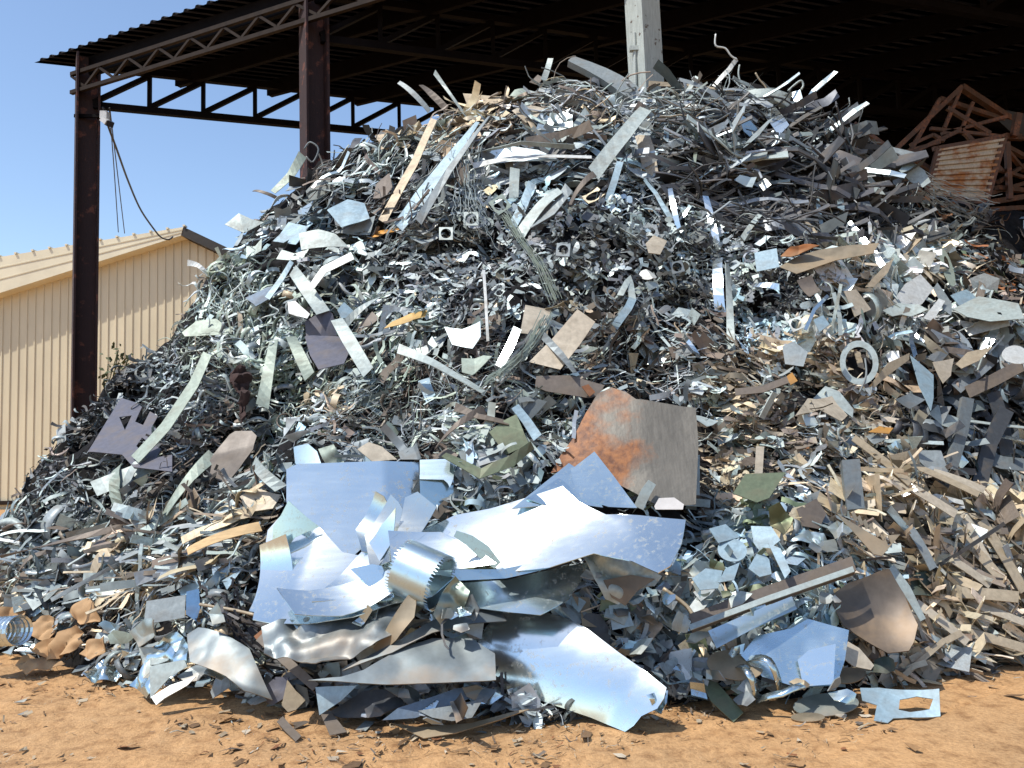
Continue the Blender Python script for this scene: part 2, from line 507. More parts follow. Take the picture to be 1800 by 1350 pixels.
nx = len(xtg); q = (np.arange(len(tg) - 1)[:, None] * nx + np.arange(nx - 1)[None]).reshape(-1)
me = np_mesh('scrap_rubble', Pg.reshape(-1, 3), np.stack([q, q + 1, q + nx + 1, q + nx], -1))
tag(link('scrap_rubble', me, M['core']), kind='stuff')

# ------------------------------------------------------------------ the open shed
zR = 9.3
Pp1 = at_z(155, 118, 9.05)                                # post tops
Y1 = Pp1[1]
zlow = at_Y(152, 166, Y1)[2]                              # joist bottom chord height
Pp2 = at_z(552, 46, zlow)
dA = (Pp2 - Pp1)[:2]; lenA = np.hypot(*dA); dA = dA / lenA
zB = at_Y(172, 184, Y1)[2]
eB = at_z(700, 236, zB)
dB = (eB - Pp1)[:2]; dB = dB / np.hypot(*dB)
P1 = Pp1[:2].copy(); P2 = P1 + dA * lenA
k3 = ray(1150, 140); tanx = k3[0] / k3[1]
s3 = (P1[0] - tanx * P1[1]) / (tanx * dA[1] - dA[0]); P3 = P1 + dA * s3; P3 = P3 * (P3[1] + .3) / P3[1]
Cc = at_z(60, 110, zR)[:2]                                # eave corner
def A3(p, z): return np.array([p[0], p[1], z])
shed = thing('open_shed', (P1[0], P1[1], 0), 'tall open sided steel shed with a dark corrugated roof standing over the scrap heap', 'shed')
# roof deck: corrugated, ribs run along dB
LA, LB = 34.0, 26.0
bm = bmesh.new()
nrib = int(LA / .27)
prof = [(0, 0), (.16, 0), (.185, .045), (.235, .045), (.26, 0)]
prev = None
for i in range(nrib):
    for ds, dz in prof:
        s = i * .27 + ds
        a = Cc + dA * s ; e = Cc + dA * s + dB * LB
        va = bm.verts.new((a[0], a[1], zR + dz)); ve = bm.verts.new((e[0], e[1], zR + dz))
        if prev: bm.faces.new((prev[0], va, ve, prev[1]))
        prev = (va, ve)
bmesh.ops.solidify(bm, geom=bm.faces[:], thickness=.012)
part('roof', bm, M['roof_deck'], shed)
# purlins (beams along dA)
offB = np.dot(P1 - Cc, dB)
for k in range(15):
    sB = .42 + k * 1.75
    a = Cc + dB * sB + dA * .55; e = Cc + dB * sB + dA * (LA - .2)
    bm = bmesh.new()
    zc = zR - .04
    dd = (dA[0], dA[1])
    # C section: web and two lips
    h = .30 if k else .34
    box_between(bm, (a[0], a[1], zc - h / 2), (e[0], e[1], zc - h / 2), .03, h)
    box_between(bm, (a[0] + dB[0] * .06, a[1] + dB[1] * .06, zc - h + .0), (e[0] + dB[0] * .06, e[1] + dB[1] * .06, zc - h), .09, .03)
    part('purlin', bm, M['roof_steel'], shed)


def truss(name, a, e, ztop, zbot, n, mat, chord, web, parent, vertical=True, tw=None):
    base = thing(name, (float(a[0]), float(a[1]), float(ztop)), None, None)
    base.parent = parent; base.location = Vector((a[0], a[1], ztop)) - parent.location
    bm = bmesh.new(); box_between(bm, A3(a, ztop), A3(e, ztop), chord, chord); part('top_chord', bm, mat, base)
    bm = bmesh.new(); box_between(bm, A3(a, zbot), A3(e, zbot), chord, chord); part('bottom_chord', bm, mat, base)
    a = np.array(a); e = np.array(e)
    for i in range(n):
        p = a + (e - a) * (i / n); q = a + (e - a) * ((i + 1) / n); mid = (p + q) / 2
        if vertical:
            bm = bmesh.new(); box_between(bm, A3(p, zbot + chord / 2), A3(q, ztop - chord / 2), web, web); part('diagonal', bm, mat, base)
            bm = bmesh.new(); box_between(bm, A3(q, zbot + chord / 2), A3(q, ztop - chord / 2), web * .8, web * .8, (1, 0, 0)); part('upright', bm, mat, base)
        else:
            bm = bmesh.new(); box_between(bm, A3(p, ztop - chord / 2), A3(mid, zbot + chord / 2), web, web); part('diagonal', bm, mat, base)
            bm = bmesh.new(); box_between(bm, A3(mid, zbot + chord / 2), A3(q, ztop - chord / 2), web, web); part('diagonal', bm, mat, base)
    return base


zt = at_Y(152, 134, Y1)[2]
off = -dB * .28
truss('front_truss', P1 + off, P2 + off, zt, zlow, 7, M['joist'], .07, .045, shed, vertical=False)
truss('front_truss', P2 + off, P2 + dA * 6 + off, zt, zlow, 7, M['joist'], .07, .045, shed, vertical=False)
ztB = zR - .24
for k, pp in enumerate((P1, P2, P3, P3 + dA * 6)):
    n = 25
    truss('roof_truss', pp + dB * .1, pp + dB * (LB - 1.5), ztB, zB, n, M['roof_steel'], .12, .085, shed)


def post(pt, ztop, mat, lean=(0, 0), size=.42, grey=False):
    bm = bmesh.new()
    u = np.array([.84, .54]); vv = np.array([-.54, .84])
    zb = -.1
    def sect(cx, cy, wx, wy):
        vs = []
        for z, l in ((zb, 0), (ztop, 1)):
            for sx, sy in ((-1, -1), (1, -1), (1, 1), (-1, 1)):
                p = pt + u * (cx + sx * wx / 2) + vv * (cy + sy * wy / 2)
                vs.append(bm.verts.new((p[0] + lean[0] * l, p[1] + lean[1] * l, z)))
        for fc in ((3, 2, 1, 0), (4, 5, 6, 7), (0, 1, 5, 4), (1, 2, 6, 5), (2, 3, 7, 6), (3, 0, 4, 7)):
            bm.faces.new([vs[i] for i in fc])
    s = size
    if grey: sect(0, 0, s, s)
    else:
        sect(-s / 2, 0, .035, s * 1.02); sect(s / 2, 0, .035, s * 1.02); sect(0, .02, s - .04, .03)
    return bm


part('post', post(P1, zR - .06, M['post'], size=.37), M['post'], shed)
part('post', post(P2, zR - .06, M['post'], size=.35), M['post'], shed, label='dark maroon steel post with rust streaks at its top')
print('posts', P1, P2, P3, 'dA', dA, 'dB', dB, 'eave', Cc)
g3 = post(P3, zR - .06, M['post_grey'], lean=(-.15, 0), size=.33, grey=True)
pg = part('post', g3, M['post_grey'], shed, label='pale grey green post with chipped paint rising out of the heap')
bm = bmesh.new(); a = at_Y(1117, 160, P3[1] - .1); bt = at_Y(1115, 58, P3[1] - .1)
tube(bm, [a - np.array([0, 0, 3]), a, bt], .025, 8)
cl = at_Y(1116, 86, P3[1] - .1); box_between(bm, cl - np.array([.07, 0, 0]), cl + np.array([.12, 0, 0]), .08, .06)
part('conduit', bm, M['post_grey'], shed)
# closed dark cladding on the far right side of the shed
bm = bmesh.new()
e0 = P1 + dB * 15.5; e1 = e0 + dB * 12; e2 = e1 + dA * 26
for a, e in ((e0, e1), (e1, e2)):
    n = int(np.hypot(*(e - a)) / .3); prev = None
    dn = np.array([-(e - a)[1], (e - a)[0]]) / np.hypot(*(e - a))
    for i in range(n):
        for ds, o_ in ((0, 0), (.55, 0), (.62, .05), (.93, .05)):
            p = a + (e - a) * ((i + ds) / n) + dn * o_
            va = bm.verts.new((p[0], p[1], -.1)); vb = bm.verts.new((p[0], p[1], zR - .1))
            if prev: bm.faces.new((prev[0], va, vb, prev[1]))
            prev = (va, vb)
bmesh.ops.solidify(bm, geom=bm.faces[:], thickness=.01)
part('back_wall', bm, M['roof_steel'], shed)

# ------------------------------------------------------------------ floodlight, cables
pl = at_Y(184, 203, Y1 - .15)
fl = thing('floodlight', pl, 'small grey floodlight bracketed to the side of the corner shed post', 'floodlight')
bm = bmesh.new(); box_between(bm, at_Y(131, 204, Y1 - .1), at_Y(181, 204, Y1 - .1), .05, .06); part('bracket', bm, M['roof_steel'], fl)
bm = bmesh.new(); box_between(bm, at_Y(178, 203, Y1 - .18), at_Y(190, 203, Y1 - .18), .12, .14); part('junction_box', bm, M['lamp_white'], fl)
bm = bmesh.new(); box_between(bm, at_Y(182, 210, Y1 - .3), at_Y(191, 217, Y1 - .34), .14, .09)
hh = part('housing', bm, M['lamp_white'], fl)
bm = bmesh.new(); box_between(bm, at_Y(190.5, 216, Y1 - .3), at_Y(194, 218.5, Y1 - .34), .13, .1); part('lens', bm, M['glass_dark'], hh)


def cable(px, Ys, r, label, n=24):
    P = [at_Y(x, y, Y) for (x, y), Y in zip(px, Ys)]
    pts = []
    for i in range(len(P) - 1):
        p0 = P[max(i - 1, 0)]; p1 = P[i]; p2 = P[i + 1]; p3 = P[min(i + 2, len(P) - 1)]
        for k in range(8):
            t = k / 8
            pts.append(.5 * ((2 * p1) + (-p0 + p2) * t + (2 * p0 - 5 * p1 + 4 * p2 - p3) * t * t + (-p0 + 3 * p1 - 3 * p2 + p3) * t ** 3))
    pts.append(P[-1])
    bm = bmesh.new(); tube(bm, pts, r, 6)
    return solo('cable', bm, M['cable'], label, 'cable', smooth=True)


cable([(181, 188), (188, 215), (205, 262), (226, 320), (247, 368), (270, 402), (283, 417), (296, 421), (304, 416)],
      [Y1 - .2, Y1, Y1 + 1, Y1 + 3, Y1 + 5, Y1 + 6.5, Y1 + 7.3, Y1 + 7.5, Y1 + 7.6], .022, 'thick black cable sagging from the floodlight down to the cream gable')
cable([(192, 190), (200, 290), (208, 408)], [Y1, Y1 + 3, Y1 + 7], .012, 'thin wire hanging behind the thick cable, the one nearer the corner post')
cable([(193, 190), (206, 300), (219, 410)], [Y1, Y1 + 3, Y1 + 7], .012, 'thin wire hanging close beside the thick sagging cable')

# ------------------------------------------------------------------ cream building on the left
YB = 25.5
def W(px, py, Y=YB): return at_Y(px, py, Y)
ridge = W(322, 412); e_l = W(-420, 640); e_r = W(520, 505)
bld = thing('storage_building', (ridge[0], YB, 0), 'cream corrugated metal building with a low gable roof behind the corner post', 'building')
def rake(x):
    return float(np.interp(x, [e_l[0], ridge[0], e_r[0]], [e_l[2], ridge[2], e_r[2]]))
bm = bmesh.new(); prev = None
x = e_l[0] + .2; i = 0
zbase = W(15, 880)[2]
prof = [(0, 0), (.19, 0), (.205, -.03), (.245, -.03), (.26, 0)]
while x < e_r[0] - .2:
    for dx, dy in prof[:-1]:
        z = rake(x + dx) - .12
        va = bm.verts.new((x + dx, YB + dy, zbase)); vb = bm.verts.new((x + dx, YB + dy, z))
        if prev: bm.faces.new((prev[0], va, vb, prev[1]))
        prev = (va, vb)
    x += .262
part('wall', bm, M['cladding'], bld)
bm = bmesh.new(); box_between(bm, (e_l[0], YB + .05, zbase - .06), (e_r[0], YB + .05, zbase - .06), .3, .12); part('base_trim', bm, M['joist'], bld)
bm = bmesh.new(); box_between(bm, (e_l[0], YB + .1, zbase / 2 - .6), (e_r[0], YB + .1, zbase / 2 - .6), .12, abs(zbase) + 1.5); part('base_wall', bm, M['cladding'], bld)
OV = .5
rf = bmesh.new()
yf0, yb0 = YB - OV, YB + 18
# roof slab with a deep flashing that tapers to the ridge
tl = W(-420, 520, yf0); bl = W(-420, 648, yf0); tr = W(322, 399, yf0); br = W(318, 414, yf0); te = W(520, 492, yf0); be = W(520, 508, yf0)
def slab(bm, T0, T1, B0, B1):
    vs = [bm.verts.new(V3(p)) for p in (T0, T1, B1, B0)]
    vb = [bm.verts.new(V3(p) + Vector((0, 18 + OV, 0))) for p in (T0, T1, B1, B0)]
    bm.faces.new(vs); bm.faces.new(vb[::-1])
    for i in range(4): bm.faces.new((vs[i], vs[(i + 1) % 4], vb[(i + 1) % 4], vb[i]))
slab(rf, tl, tr, bl, br)
part('roof', rf, M['fascia'], bld)
rf = bmesh.new(); slab(rf, tr + np.array([.02, 0, 0]), te, br + np.array([.02, 0, 0]), be); part('roof', rf, M['dark_steel_shade'], bld, label='right slope of the roof with its shade painted dark')  # near-black colour paints the shade onto this slope
for f_ in (.30, .62):
    a_ = tl * (1 - f_) + bl * f_; e_ = tr * (1 - f_) + br * f_
    bm = bmesh.new(); box_between(bm, a_ + np.array([0, -.004, 0]), e_ + np.array([0, -.004, 0]), .02, .035); part('flashing_seam', bm, M['cladding'], bld)
for k in range(26):
    s = k / 25; p = tl * (1 - s) + tr * s
    bm = bmesh.new(); box_between(bm, p + np.array([0, .05, .03]), p + np.array([.07, .05, .045]), .2, .05); part('roof_rib', bm, M['fascia'], bld)

# creeper on the cladding between post and heap
lp = [(186, 690), (183, 660), (190, 640), (200, 655), (206, 640), (214, 625), (222, 640), (232, 655), (216, 660), (198, 672), (226, 628), (208, 615), (238, 640)]
cr = thing('creeper_plant', W(190, 700, 18.2), 'thin green creeper climbing beside the corner post above the heap', 'plant')
bm = bmesh.new()
for k in range(4): tube(bm, [at_Y(x_, y_, 18.2) for x_, y_ in ((185, 740), lp[(k * 3) % 13], lp[(k * 3 + 2) % 13], lp[(k * 3 + 4) % 13])], .012, 4)
part('stem', bm, M['leaf'], cr)
bm = bmesh.new()
for x_, y_ in lp * 6:
    p = V3(at_Y(x_ + random.gauss(0, 7), y_ + random.gauss(0, 8), 18.2 + random.uniform(-.15, .15)))
    a = Vector((random.gauss(0, 1), random.gauss(0, .6), random.gauss(0, 1))).normalized(); b2 = a.orthogonal().normalized()
    s = random.uniform(.04, .085)
    bm.faces.new([bm.verts.new(p + a * s), bm.verts.new(p + b2 * s * .6), bm.verts.new(p - a * s), bm.verts.new(p - b2 * s * .6)])
part('foliage', bm, M['leaf'], cr)
# ------------------------------------------------------------------ single pieces of scrap that can be told apart in the photo
PAL = dict(pale=(.36, .415, .40), white=(.58, .60, .58), grey=(.245, .28, .288), mid=(.155, .18, .19), blue=(.29, .40, .46), deep=(.13, .18, .24),
           dark=(.055, .06, .066), brown=(.145, .120, .098), tan=(.40, .33, .23), rust=(.22, .09, .035), orange=(.44, .22, .05), yellow=(.50, .32, .10),
           green=(.30, .355, .30), olive=(.13, .16, .10), purple=(.088, .09, .118), cream=(.48, .42, .325), black=(.025, .025, .03), bottle=(.035, .06, .05))
HP = []           # outlines of the pieces, so that the loose scatter keeps off them
LM = []           # landmarks for the labels of smaller pieces


def pts_of(s): return [tuple(float(v) for v in q.split(',')) for q in s.split()]


def inpoly(px, py, poly):
    px = np.asarray(px, float); py = np.asarray(py, float); r = np.zeros(px.shape, bool)
    n = len(poly)
    for i in range(n):
        x1, y1 = poly[i]; x2, y2 = poly[(i + 1) % n]
        c = ((y1 > py) != (y2 > py)) & (px < (x2 - x1) * (py - y1) / ((y2 - y1) or 1e-9) + x1)
        r ^= c
    return r


def fit_plane(poly, n=None, tilt=(0, 0), off=0.080, Y=None, pct=80, gnd=None):
    xs_ = [p[0] for p in poly]; ys_ = [p[1] for p in poly]
    gx, gy = np.meshgrid(np.linspace(min(xs_), max(xs_), 14), np.linspace(min(ys_), max(ys_), 14))
    k = inpoly(gx, gy, poly)
    sx = np.concatenate([gx[k], xs_]); sy = np.concatenate([gy[k], ys_])
    P = on_heap(sx, sy); ok = ~np.isnan(P[:, 0])
    P = P[ok]
    if n is None:
        if Y is None and ok.mean() > .65 and len(P) >= 4:
            c = P.mean(0); u, s_, vt = np.linalg.svd(P - c)
            nn = vt[2]
            view = CAM - c; view /= np.linalg.norm(view)
            if nn @ view < 0: nn = -nn
            ref = np.array([0, -.7, .7])
            # long thin outlines leave the normal loose: lean on the heap's mean slope
            wgt = .55 if s_[1] / (s_[0] + 1e-9) < .25 else .25
            nn = nn * (1 - wgt) + ref * wgt + view * .15
        else: nn = np.array([0, -.88, .47])
    elif isinstance(n, str):
        c = P.mean(0) if len(P) else at_Y(sum(xs_) / len(xs_), sum(ys_) / len(ys_), 10)
        vw = CAM - c; nn = vw / np.linalg.norm(vw) + np.array(sd)
    else: nn = np.array(n, float)
    nn = nn / np.linalg.norm(nn)
    vd_ = -ray(np.array([min(xs_), max(xs_), sum(xs_) / len(xs_)]), np.array([max(ys_), max(ys_), sum(ys_) / len(ys_)])); vd_ /= np.linalg.norm(vd_, axis=1, keepdims=True)
    for _ in range(20):
        if (vd_ @ nn).min() > .5: break
        nn = nn + .12 * vd_.mean(0); nn /= np.linalg.norm(nn)
    rx, ry = R(tilt[0]), R(tilt[1])
    if rx or ry:
        nv = Vector(nn); nv.rotate(Matrix.Rotation(-rx, 3, 'X')); nv.rotate(Matrix.Rotation(-ry, 3, 'Z')); nn = np.array(nv)
    cx, cy = sum(xs_) / len(xs_), sum(ys_) / len(ys_)
    if gnd is not None: c0 = nn @ at_z(gnd[0], gnd[1], .02)
    elif Y is not None: c0 = nn @ at_Y(cx, cy, Y)
    elif len(P): c0 = np.percentile(P @ nn, pct) + off
    else: c0 = nn @ at_Y(cx, cy, 9.9)
    return nn, c0


def on_plane(px, py, nn, c0):
    d = ray(np.asarray(px, float), np.asarray(py, float))
    den = d @ nn
    den = np.where(np.abs(den) < .12, -.12, den)
    t = (c0 - CAM @ nn) / den
    return CAM + d * t[..., None]


def refine(bm, L, it=5):
    for _ in range(it):
        es = [e for e in bm.edges if e.calc_length() > L]
        if not es: break
        bmesh.ops.subdivide_edges(bm, edges=es, cuts=1, use_grid_fill=False)
        bmesh.ops.triangulate(bm, faces=[f_ for f_ in bm.faces if len(f_.verts) > 4])


def deform(bm, nn, bend=None, crumple=0, fold=None, seed=0, cfreq=3.0):
    nv = Vector(nn); c = sum((v.co for v in bm.verts), Vector()) / len(bm.verts)
    ux = Vector(CR); ux = (ux - nv * ux.dot(nv)).normalized(); uy = nv.cross(ux)
    if uy.dot(Vector(CU)) < 0: uy = -uy
    hs = max((v.co - c).length for v in bm.verts)
    for v in bm.verts:
        r = v.co - c; d = 0
        if bend:
            for bd in (bend if isinstance(bend, list) else [bend]):
                dr = ux * math.cos(R(bd[0])) + uy * math.sin(R(bd[0]))
                s = r.dot(dr) / hs; d += bd[1] * (s * s - .3)
        if fold:
            a, amt, o_ = fold
            dr = ux * math.cos(R(a)) + uy * math.sin(R(a))
            s = r.dot(dr) / hs - o_; d += amt * max(0, s)
        if crumple:
            q = v.co * cfreq + Vector((seed * 7.3, seed * 1.7, seed))
            d += crumple * (abs(mnoise.noise(q)) * 2 - .5 + .5 * mnoise.noise(q * 2.7))
        v.co += nv * d


_seed = [0]


def lib(name, bm, mat, color, rough, label, cat, group, smooth):
    if mat in ('scrap', 'paint', 'dusty'): rough = max(rough, .5)
    return solo(name, bm, M[mat], label, cat, group, smooth, (*PAL[color], rough) if isinstance(color, str) else (*color, rough))


def sheet(name, label, cat, poly, color='grey', mat='scrap', n=None, tilt=(0, 0), off=0.080, Y=None, bend=None, crumple=0, fold=None, th=.006,
          rough=.58, hole=None, group=None, lm=None, cf=3.0, pct=80, smooth=None, keep=True, gnd=None):
    poly = pts_of(poly) if isinstance(poly, str) else poly
    _seed[0] += 1
    nn, c0 = fit_plane(poly, n, tilt, off, Y, pct, gnd)
    bm = bmesh.new()
    a = np.array(poly)
    v3 = on_plane(a[:, 0], a[:, 1], nn, c0)
    if hole:
        hs_ = [pts_of(h) if isinstance(h, str) else h for h in (hole if isinstance(hole, list) else [hole])]
        vs = [bm.verts.new(V3(p)) for p in v3]
        es = [bm.edges.new((vs[i], vs[(i + 1) % len(vs)])) for i in range(len(vs))]
        for h in hs_:
            b_ = np.array(h); h3 = on_plane(b_[:, 0], b_[:, 1], nn, c0)
            hv = [bm.verts.new(V3(p)) for p in h3]
            es += [bm.edges.new((hv[i], hv[(i + 1) % len(hv)])) for i in range(len(hv))]
        bmesh.ops.triangle_fill(bm, edges=es, use_beauty=True)
    else:
        fa = bm.faces.new([bm.verts.new(V3(p)) for p in v3])
        bmesh.ops.triangulate(bm, faces=[fa], ngon_method='EAR_CLIP')
    sz = max(np.linalg.norm(v3 - v3.mean(0), axis=1)) * 2
    if bend or crumple or fold:
        refine(bm, sz / (26 if crumple else 20 if sz > .8 else 9), 8)
        deform(bm, nn, bend, crumple, fold, _seed[0], cf)
    solidify(bm, th)
    if keep: HP.append(poly)
    if lm: LM.append((a[:, 0].mean(), a[:, 1].mean(), lm))
    sm = smooth if smooth is not None else bool(bend or crumple)
    o = lib(name, bm, mat, color, rough, label, cat, group, False)
    if sm:
        o.data.shade_smooth() if hasattr(o.data, 'shade_smooth') else None
        o.data.set_sharp_from_angle(angle=R(42)) if hasattr(o.data, 'set_sharp_from_angle') else None
    return o


def strip(name, label, cat, line, w_, color='pale', mat='scrap', lip=0, arch=0, twist=0, th=.006, rough=.56, group=None, lm=None, n=None, tilt=(0, 0),
          off=0.090, Y=None, pct=85, smooth=False):
    line = pts_of(line); _seed[0] += 1
    # densify
    P = []
    for i in range(len(line) - 1):
        k = max(1, int(8 / (len(line) - 1)))
        for j in range(k): P.append((line[i][0] + (line[i + 1][0] - line[i][0]) * j / k, line[i][1] + (line[i + 1][1] - line[i][1]) * j / k))
    P.append(line[-1]); P = np.array(P)
    T = np.gradient(P, axis=0); T /= np.linalg.norm(T, axis=1, keepdims=True)
    Q = np.stack([-T[:, 1], T[:, 0]], 1)
    ws = np.full(len(P), w_ / 2) if not isinstance(w_, (tuple, list)) else np.interp(np.linspace(0, 1, len(P)), np.linspace(0, 1, len(w_)), np.array(w_) / 2)
    A_ = P + Q * ws[:, None]; B_ = P - Q * ws[:, None]
    poly = [tuple(q) for q in A_] + [tuple(q) for q in B_[::-1]]
    nn, c0 = fit_plane(poly, n, tilt, off, Y, pct)
    a3 = on_plane(A_[:, 0], A_[:, 1], nn, c0); b3 = on_plane(B_[:, 0], B_[:, 1], nn, c0)
    s = np.linspace(-1, 1, len(P))
    dz = arch * (1 - s * s)
    tw = twist * s
    a3 = a3 + nn * (dz + tw)[:, None]; b3 = b3 + nn * (dz - tw)[:, None]
    bm = bmesh.new()
    va = [bm.verts.new(V3(p)) for p in a3]; vb = [bm.verts.new(V3(p)) for p in b3]
    for i in range(len(P) - 1): bm.faces.new((va[i], va[i + 1], vb[i + 1], vb[i]))
    if lip:
        lo = va if lip > 0 else vb
        vl = [bm.verts.new(v.co - Vector(nn) * abs(lip) + (Vector(nn) * 0)) for v in lo]
        for i in range(len(P) - 1): bm.faces.new((lo[i], lo[i + 1], vl[i + 1], vl[i]))
    solidify(bm, th)
    HP.append(poly)
    if lm: LM.append((P[:, 0].mean(), P[:, 1].mean(), lm))
    return lib(name, bm, mat, color, rough, label, cat, group, smooth)


def ell(cx, cy, rx, ry, rot=0, n=28):
    return [(cx + rx * math.cos(t) * math.cos(R(rot)) - ry * math.sin(t) * math.sin(R(rot)), cy + rx * math.cos(t) * math.sin(R(rot)) + ry * math.sin(t) * math.cos(R(rot))) for t in np.linspace(0, 2 * math.pi, n, endpoint=False)]


# ---- the bright pile of sheets at the foot of the heap
SN = (-.13, -.80, .58)
sheet('galvanised_sheet', 'broad flat pale sheet standing behind the bright sheets, its straight top edge lit', 'sheet',
      '503,824 522,815 735,809 737,870 690,905 652,950 620,980 560,960 515,925 503,880', 'white', 'shiny', n=(.07, -.90, .41), off=.14, rough=.27, bend=(80, .05), fold=(8, -.12, .45), crumple=.003, cf=2, lm='the broad flat pale sheet')
sheet('galvanised_sheet', 'small light blue sheet with an oblong cut-out beside the broad flat pale sheet', 'sheet',
      '738,809 802,807 797,842 791,858 787,850 780,844 738,843', 'blue', 'shiny', n=(0, -.8, .6), off=0.120, rough=.3)
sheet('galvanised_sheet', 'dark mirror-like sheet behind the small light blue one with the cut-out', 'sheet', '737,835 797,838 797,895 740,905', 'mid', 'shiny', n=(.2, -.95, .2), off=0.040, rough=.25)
sheet('galvanised_sheet', 'largest bright sheet, at the left of the shiny stack by the pale wooden plank', 'sheet',
      '437,1074 452,985 468,925 500,900 520,882 560,925 600,965 660,975 740,935 790,960 800,1010 760,1050 690,1060 620,1084 540,1094 480,1090', 'white', 'shiny', n='glint', tilt=(10, -4), off=0.200, rough=.15, crumple=.003, cf=1.6,
      bend=(110, .15), fold=(170, -.18, .35), lm='the largest bright sheet')
sheet('galvanised_sheet', 'narrow bright sheet overlapping the left edge of the largest bright sheet', 'sheet', '439,1075 463,962 512,945 509,1088 470,1084', 'white', 'shiny', n=(-.34, -.80, .50), off=0.270, rough=.2, bend=(90, .12))
sheet('galvanised_sheet', 'greenish curled sheet corner rising left of the broad flat pale sheet', 'sheet', '478,978 482,925 497,905 510,880 540,910 557,926 520,945 497,978', 'green', 'shiny', n=(-.2, -.93, .1), off=0.300, rough=.24, bend=(0, -.06))
for i, (pl_, lb, cl_) in enumerate([
        ('640,975 624,930 664,868 678,876 690,900 662,975', 'first of three overlapping brown-topped sheet blades, at their left end', 'brown'),
        ('655,1015 640,940 688,870 702,884 708,895 690,960', 'middle blade of the three overlapping brown-topped sheet blades', 'tan'),
        ('672,1000 700,925 712,874 735,866 768,892 735,940 700,985', 'broadest brown-topped sheet blade, at the right of the three', 'tan')]):
    sheet('galvanised_sheet', lb, 'sheet', pl_, cl_ if i else 'grey', 'shiny', n=(-.15 + .06 * i, -.86, .48), off=0.270 + .03 * i, rough=.26, bend=(60, .09))
sheet('galvanised_sheet', 'long slanted bright sheet running down from the brown-topped blades to the lower left', 'sheet', '560,1070 575,1035 622,975 675,925 706,905 690,950 640,1010 600,1060', 'white', 'shiny', n=(-.26, -.77, .58), off=0.290, rough=.2, bend=(60, .14))
sheet('galvanised_sheet', 'framed flat sheet with a bent top rim in the middle of the shiny stack', 'sheet', '683,937 775,935 800,945 840,968 874,996 800,1000 690,1000', 'white', 'shiny', n=(-.02, -.76, .65), off=0.300, rough=.22, fold=(90, .10, .25), bend=(0, .05))
strip('galvanised_sheet', 'dark curved rim of sheet dropping right from the framed flat sheet', 'sheet', '800,938 825,950 850,970 874,994', (12, 20, 26, 16), 'mid', 'shiny', n=(.35, -.92, .1), off=0.345, rough=.25)
sheet('galvanised_sheet', 'widest curved sheet of the shiny stack, glaring white in the sun, reaching the rusty plate', 'sheet',
      '720,945 800,905 860,890 930,866 985,846 1010,870 1060,893 1120,893 1200,898 1196,950 1180,1000 1160,1015 1110,985 1040,965 960,988 874,996 840,968 800,945', 'white', 'shiny', n='glint', tilt=(3, 2), off=0.270, rough=.15, crumple=.004, cf=1.8,
      bend=(115, .26), fold=(20, -.20, .42), lm='the widest curved sheet')
sheet('galvanised_sheet', 'pointed blue sheet whose peak covers the rusty plate', 'sheet', '925,880 985,838 1045,795 1082,842 1120,893 1070,890 1010,872 960,890', 'blue', 'shiny', n=(-.05, -.72, .69), off=0.285, rough=.22, bend=(30, .03), crumple=.006, cf=2, lm='the pointed blue sheet')
sheet('galvanised_sheet', 'second pointed sheet edge just beneath the pointed blue sheet', 'sheet', '900,895 1000,815 1022,830 1060,893 1000,885', 'blue', 'shiny', n=(-.02, -.72, .69), off=0.260, rough=.26)
sheet('galvanised_sheet', 'long grey lip of sheet bent forward under the widest curved sheet', 'sheet', '800,1002 880,1000 960,985 1035,942 1044,950 1040,968 960,1000 890,1016 800,1022', 'grey', 'shiny', n=(.0, -.93, .3), off=0.350, rough=.3, bend=(0, .06), cf=2)
sheet('galvanised_sheet', 'blue-white sheet hollow below the long grey lip', 'sheet', '800,1022 890,1016 970,998 1040,985 1000,1050 950,1080 900,1075 810,1062', 'blue', 'shiny', n=(-.05, -.75, .66), off=0.180, rough=.25, bend=(90, .1))
sheet('galvanised_sheet', 'flat bright sheet with a square end above the crumpled brown-edged sheet', 'sheet', '488,1038 540,1036 660,1008 720,1000 690,1040 650,1060 600,1078 520,1085', 'white', 'shiny', n=(-.10, -.66, .74), off=0.320, rough=.2, bend=(40, .12))
sheet('galvanised_sheet', 'folded blue sheet dipping left of the toothed coil', 'sheet', '615,1000 655,992 720,1005 735,1040 690,1030 660,1042', 'blue', 'shiny', n=(-.1, -.9, .4), off=0.360, rough=.24, fold=(20, -.15, .0))
# toothed coil: a wide curled band with saw teeth
ctr = on_heap(np.array(752.), np.array(1022.)); ctr = ctr + np.array([0, -.36, .10])
ax = Vector((.80, -.35, -.30)).normalized(); u_ = ax.orthogonal().normalized(); w__ = ax.cross(u_)
bm = bmesh.new(); rr = .17; wd = .26; nt_ = 110; rw = []
def _cp(i, h):
    th = i / nt_ * 2 * math.pi * 1.22; r_ = rr * (1 - .07 * i / nt_) * (1 + .05 * math.sin(th * 2 + .6))
    return V3(ctr) + (u_ * math.cos(th) + w__ * math.sin(th)) * r_ + ax * h
for i in range(nt_ + 1):
    rw.append([bm.verts.new(_cp(i, h)) for h in (-wd / 2, -.03, -.02, wd / 2)])
    if i:
        for k in range(3): bm.faces.new((rw[-2][k], rw[-1][k], rw[-1][k + 1], rw[-2][k + 1]))
        if i % 2:
            for k, h in ((0, -wd / 2 - .028), (3, wd / 2 + .028)):
                bm.faces.new((rw[-2][k], rw[-1][k], bm.verts.new(_cp(i - .3, h))))
solidify(bm, .004)
o = lib('toothed_coil', bm, 'shiny', 'blue', .36, 'coil of blue-grey sheet with saw-toothed edges on the bright sheets', 'coil', None, False)
o.data.shade_smooth(); o.data.set_sharp_from_angle(angle=R(35))
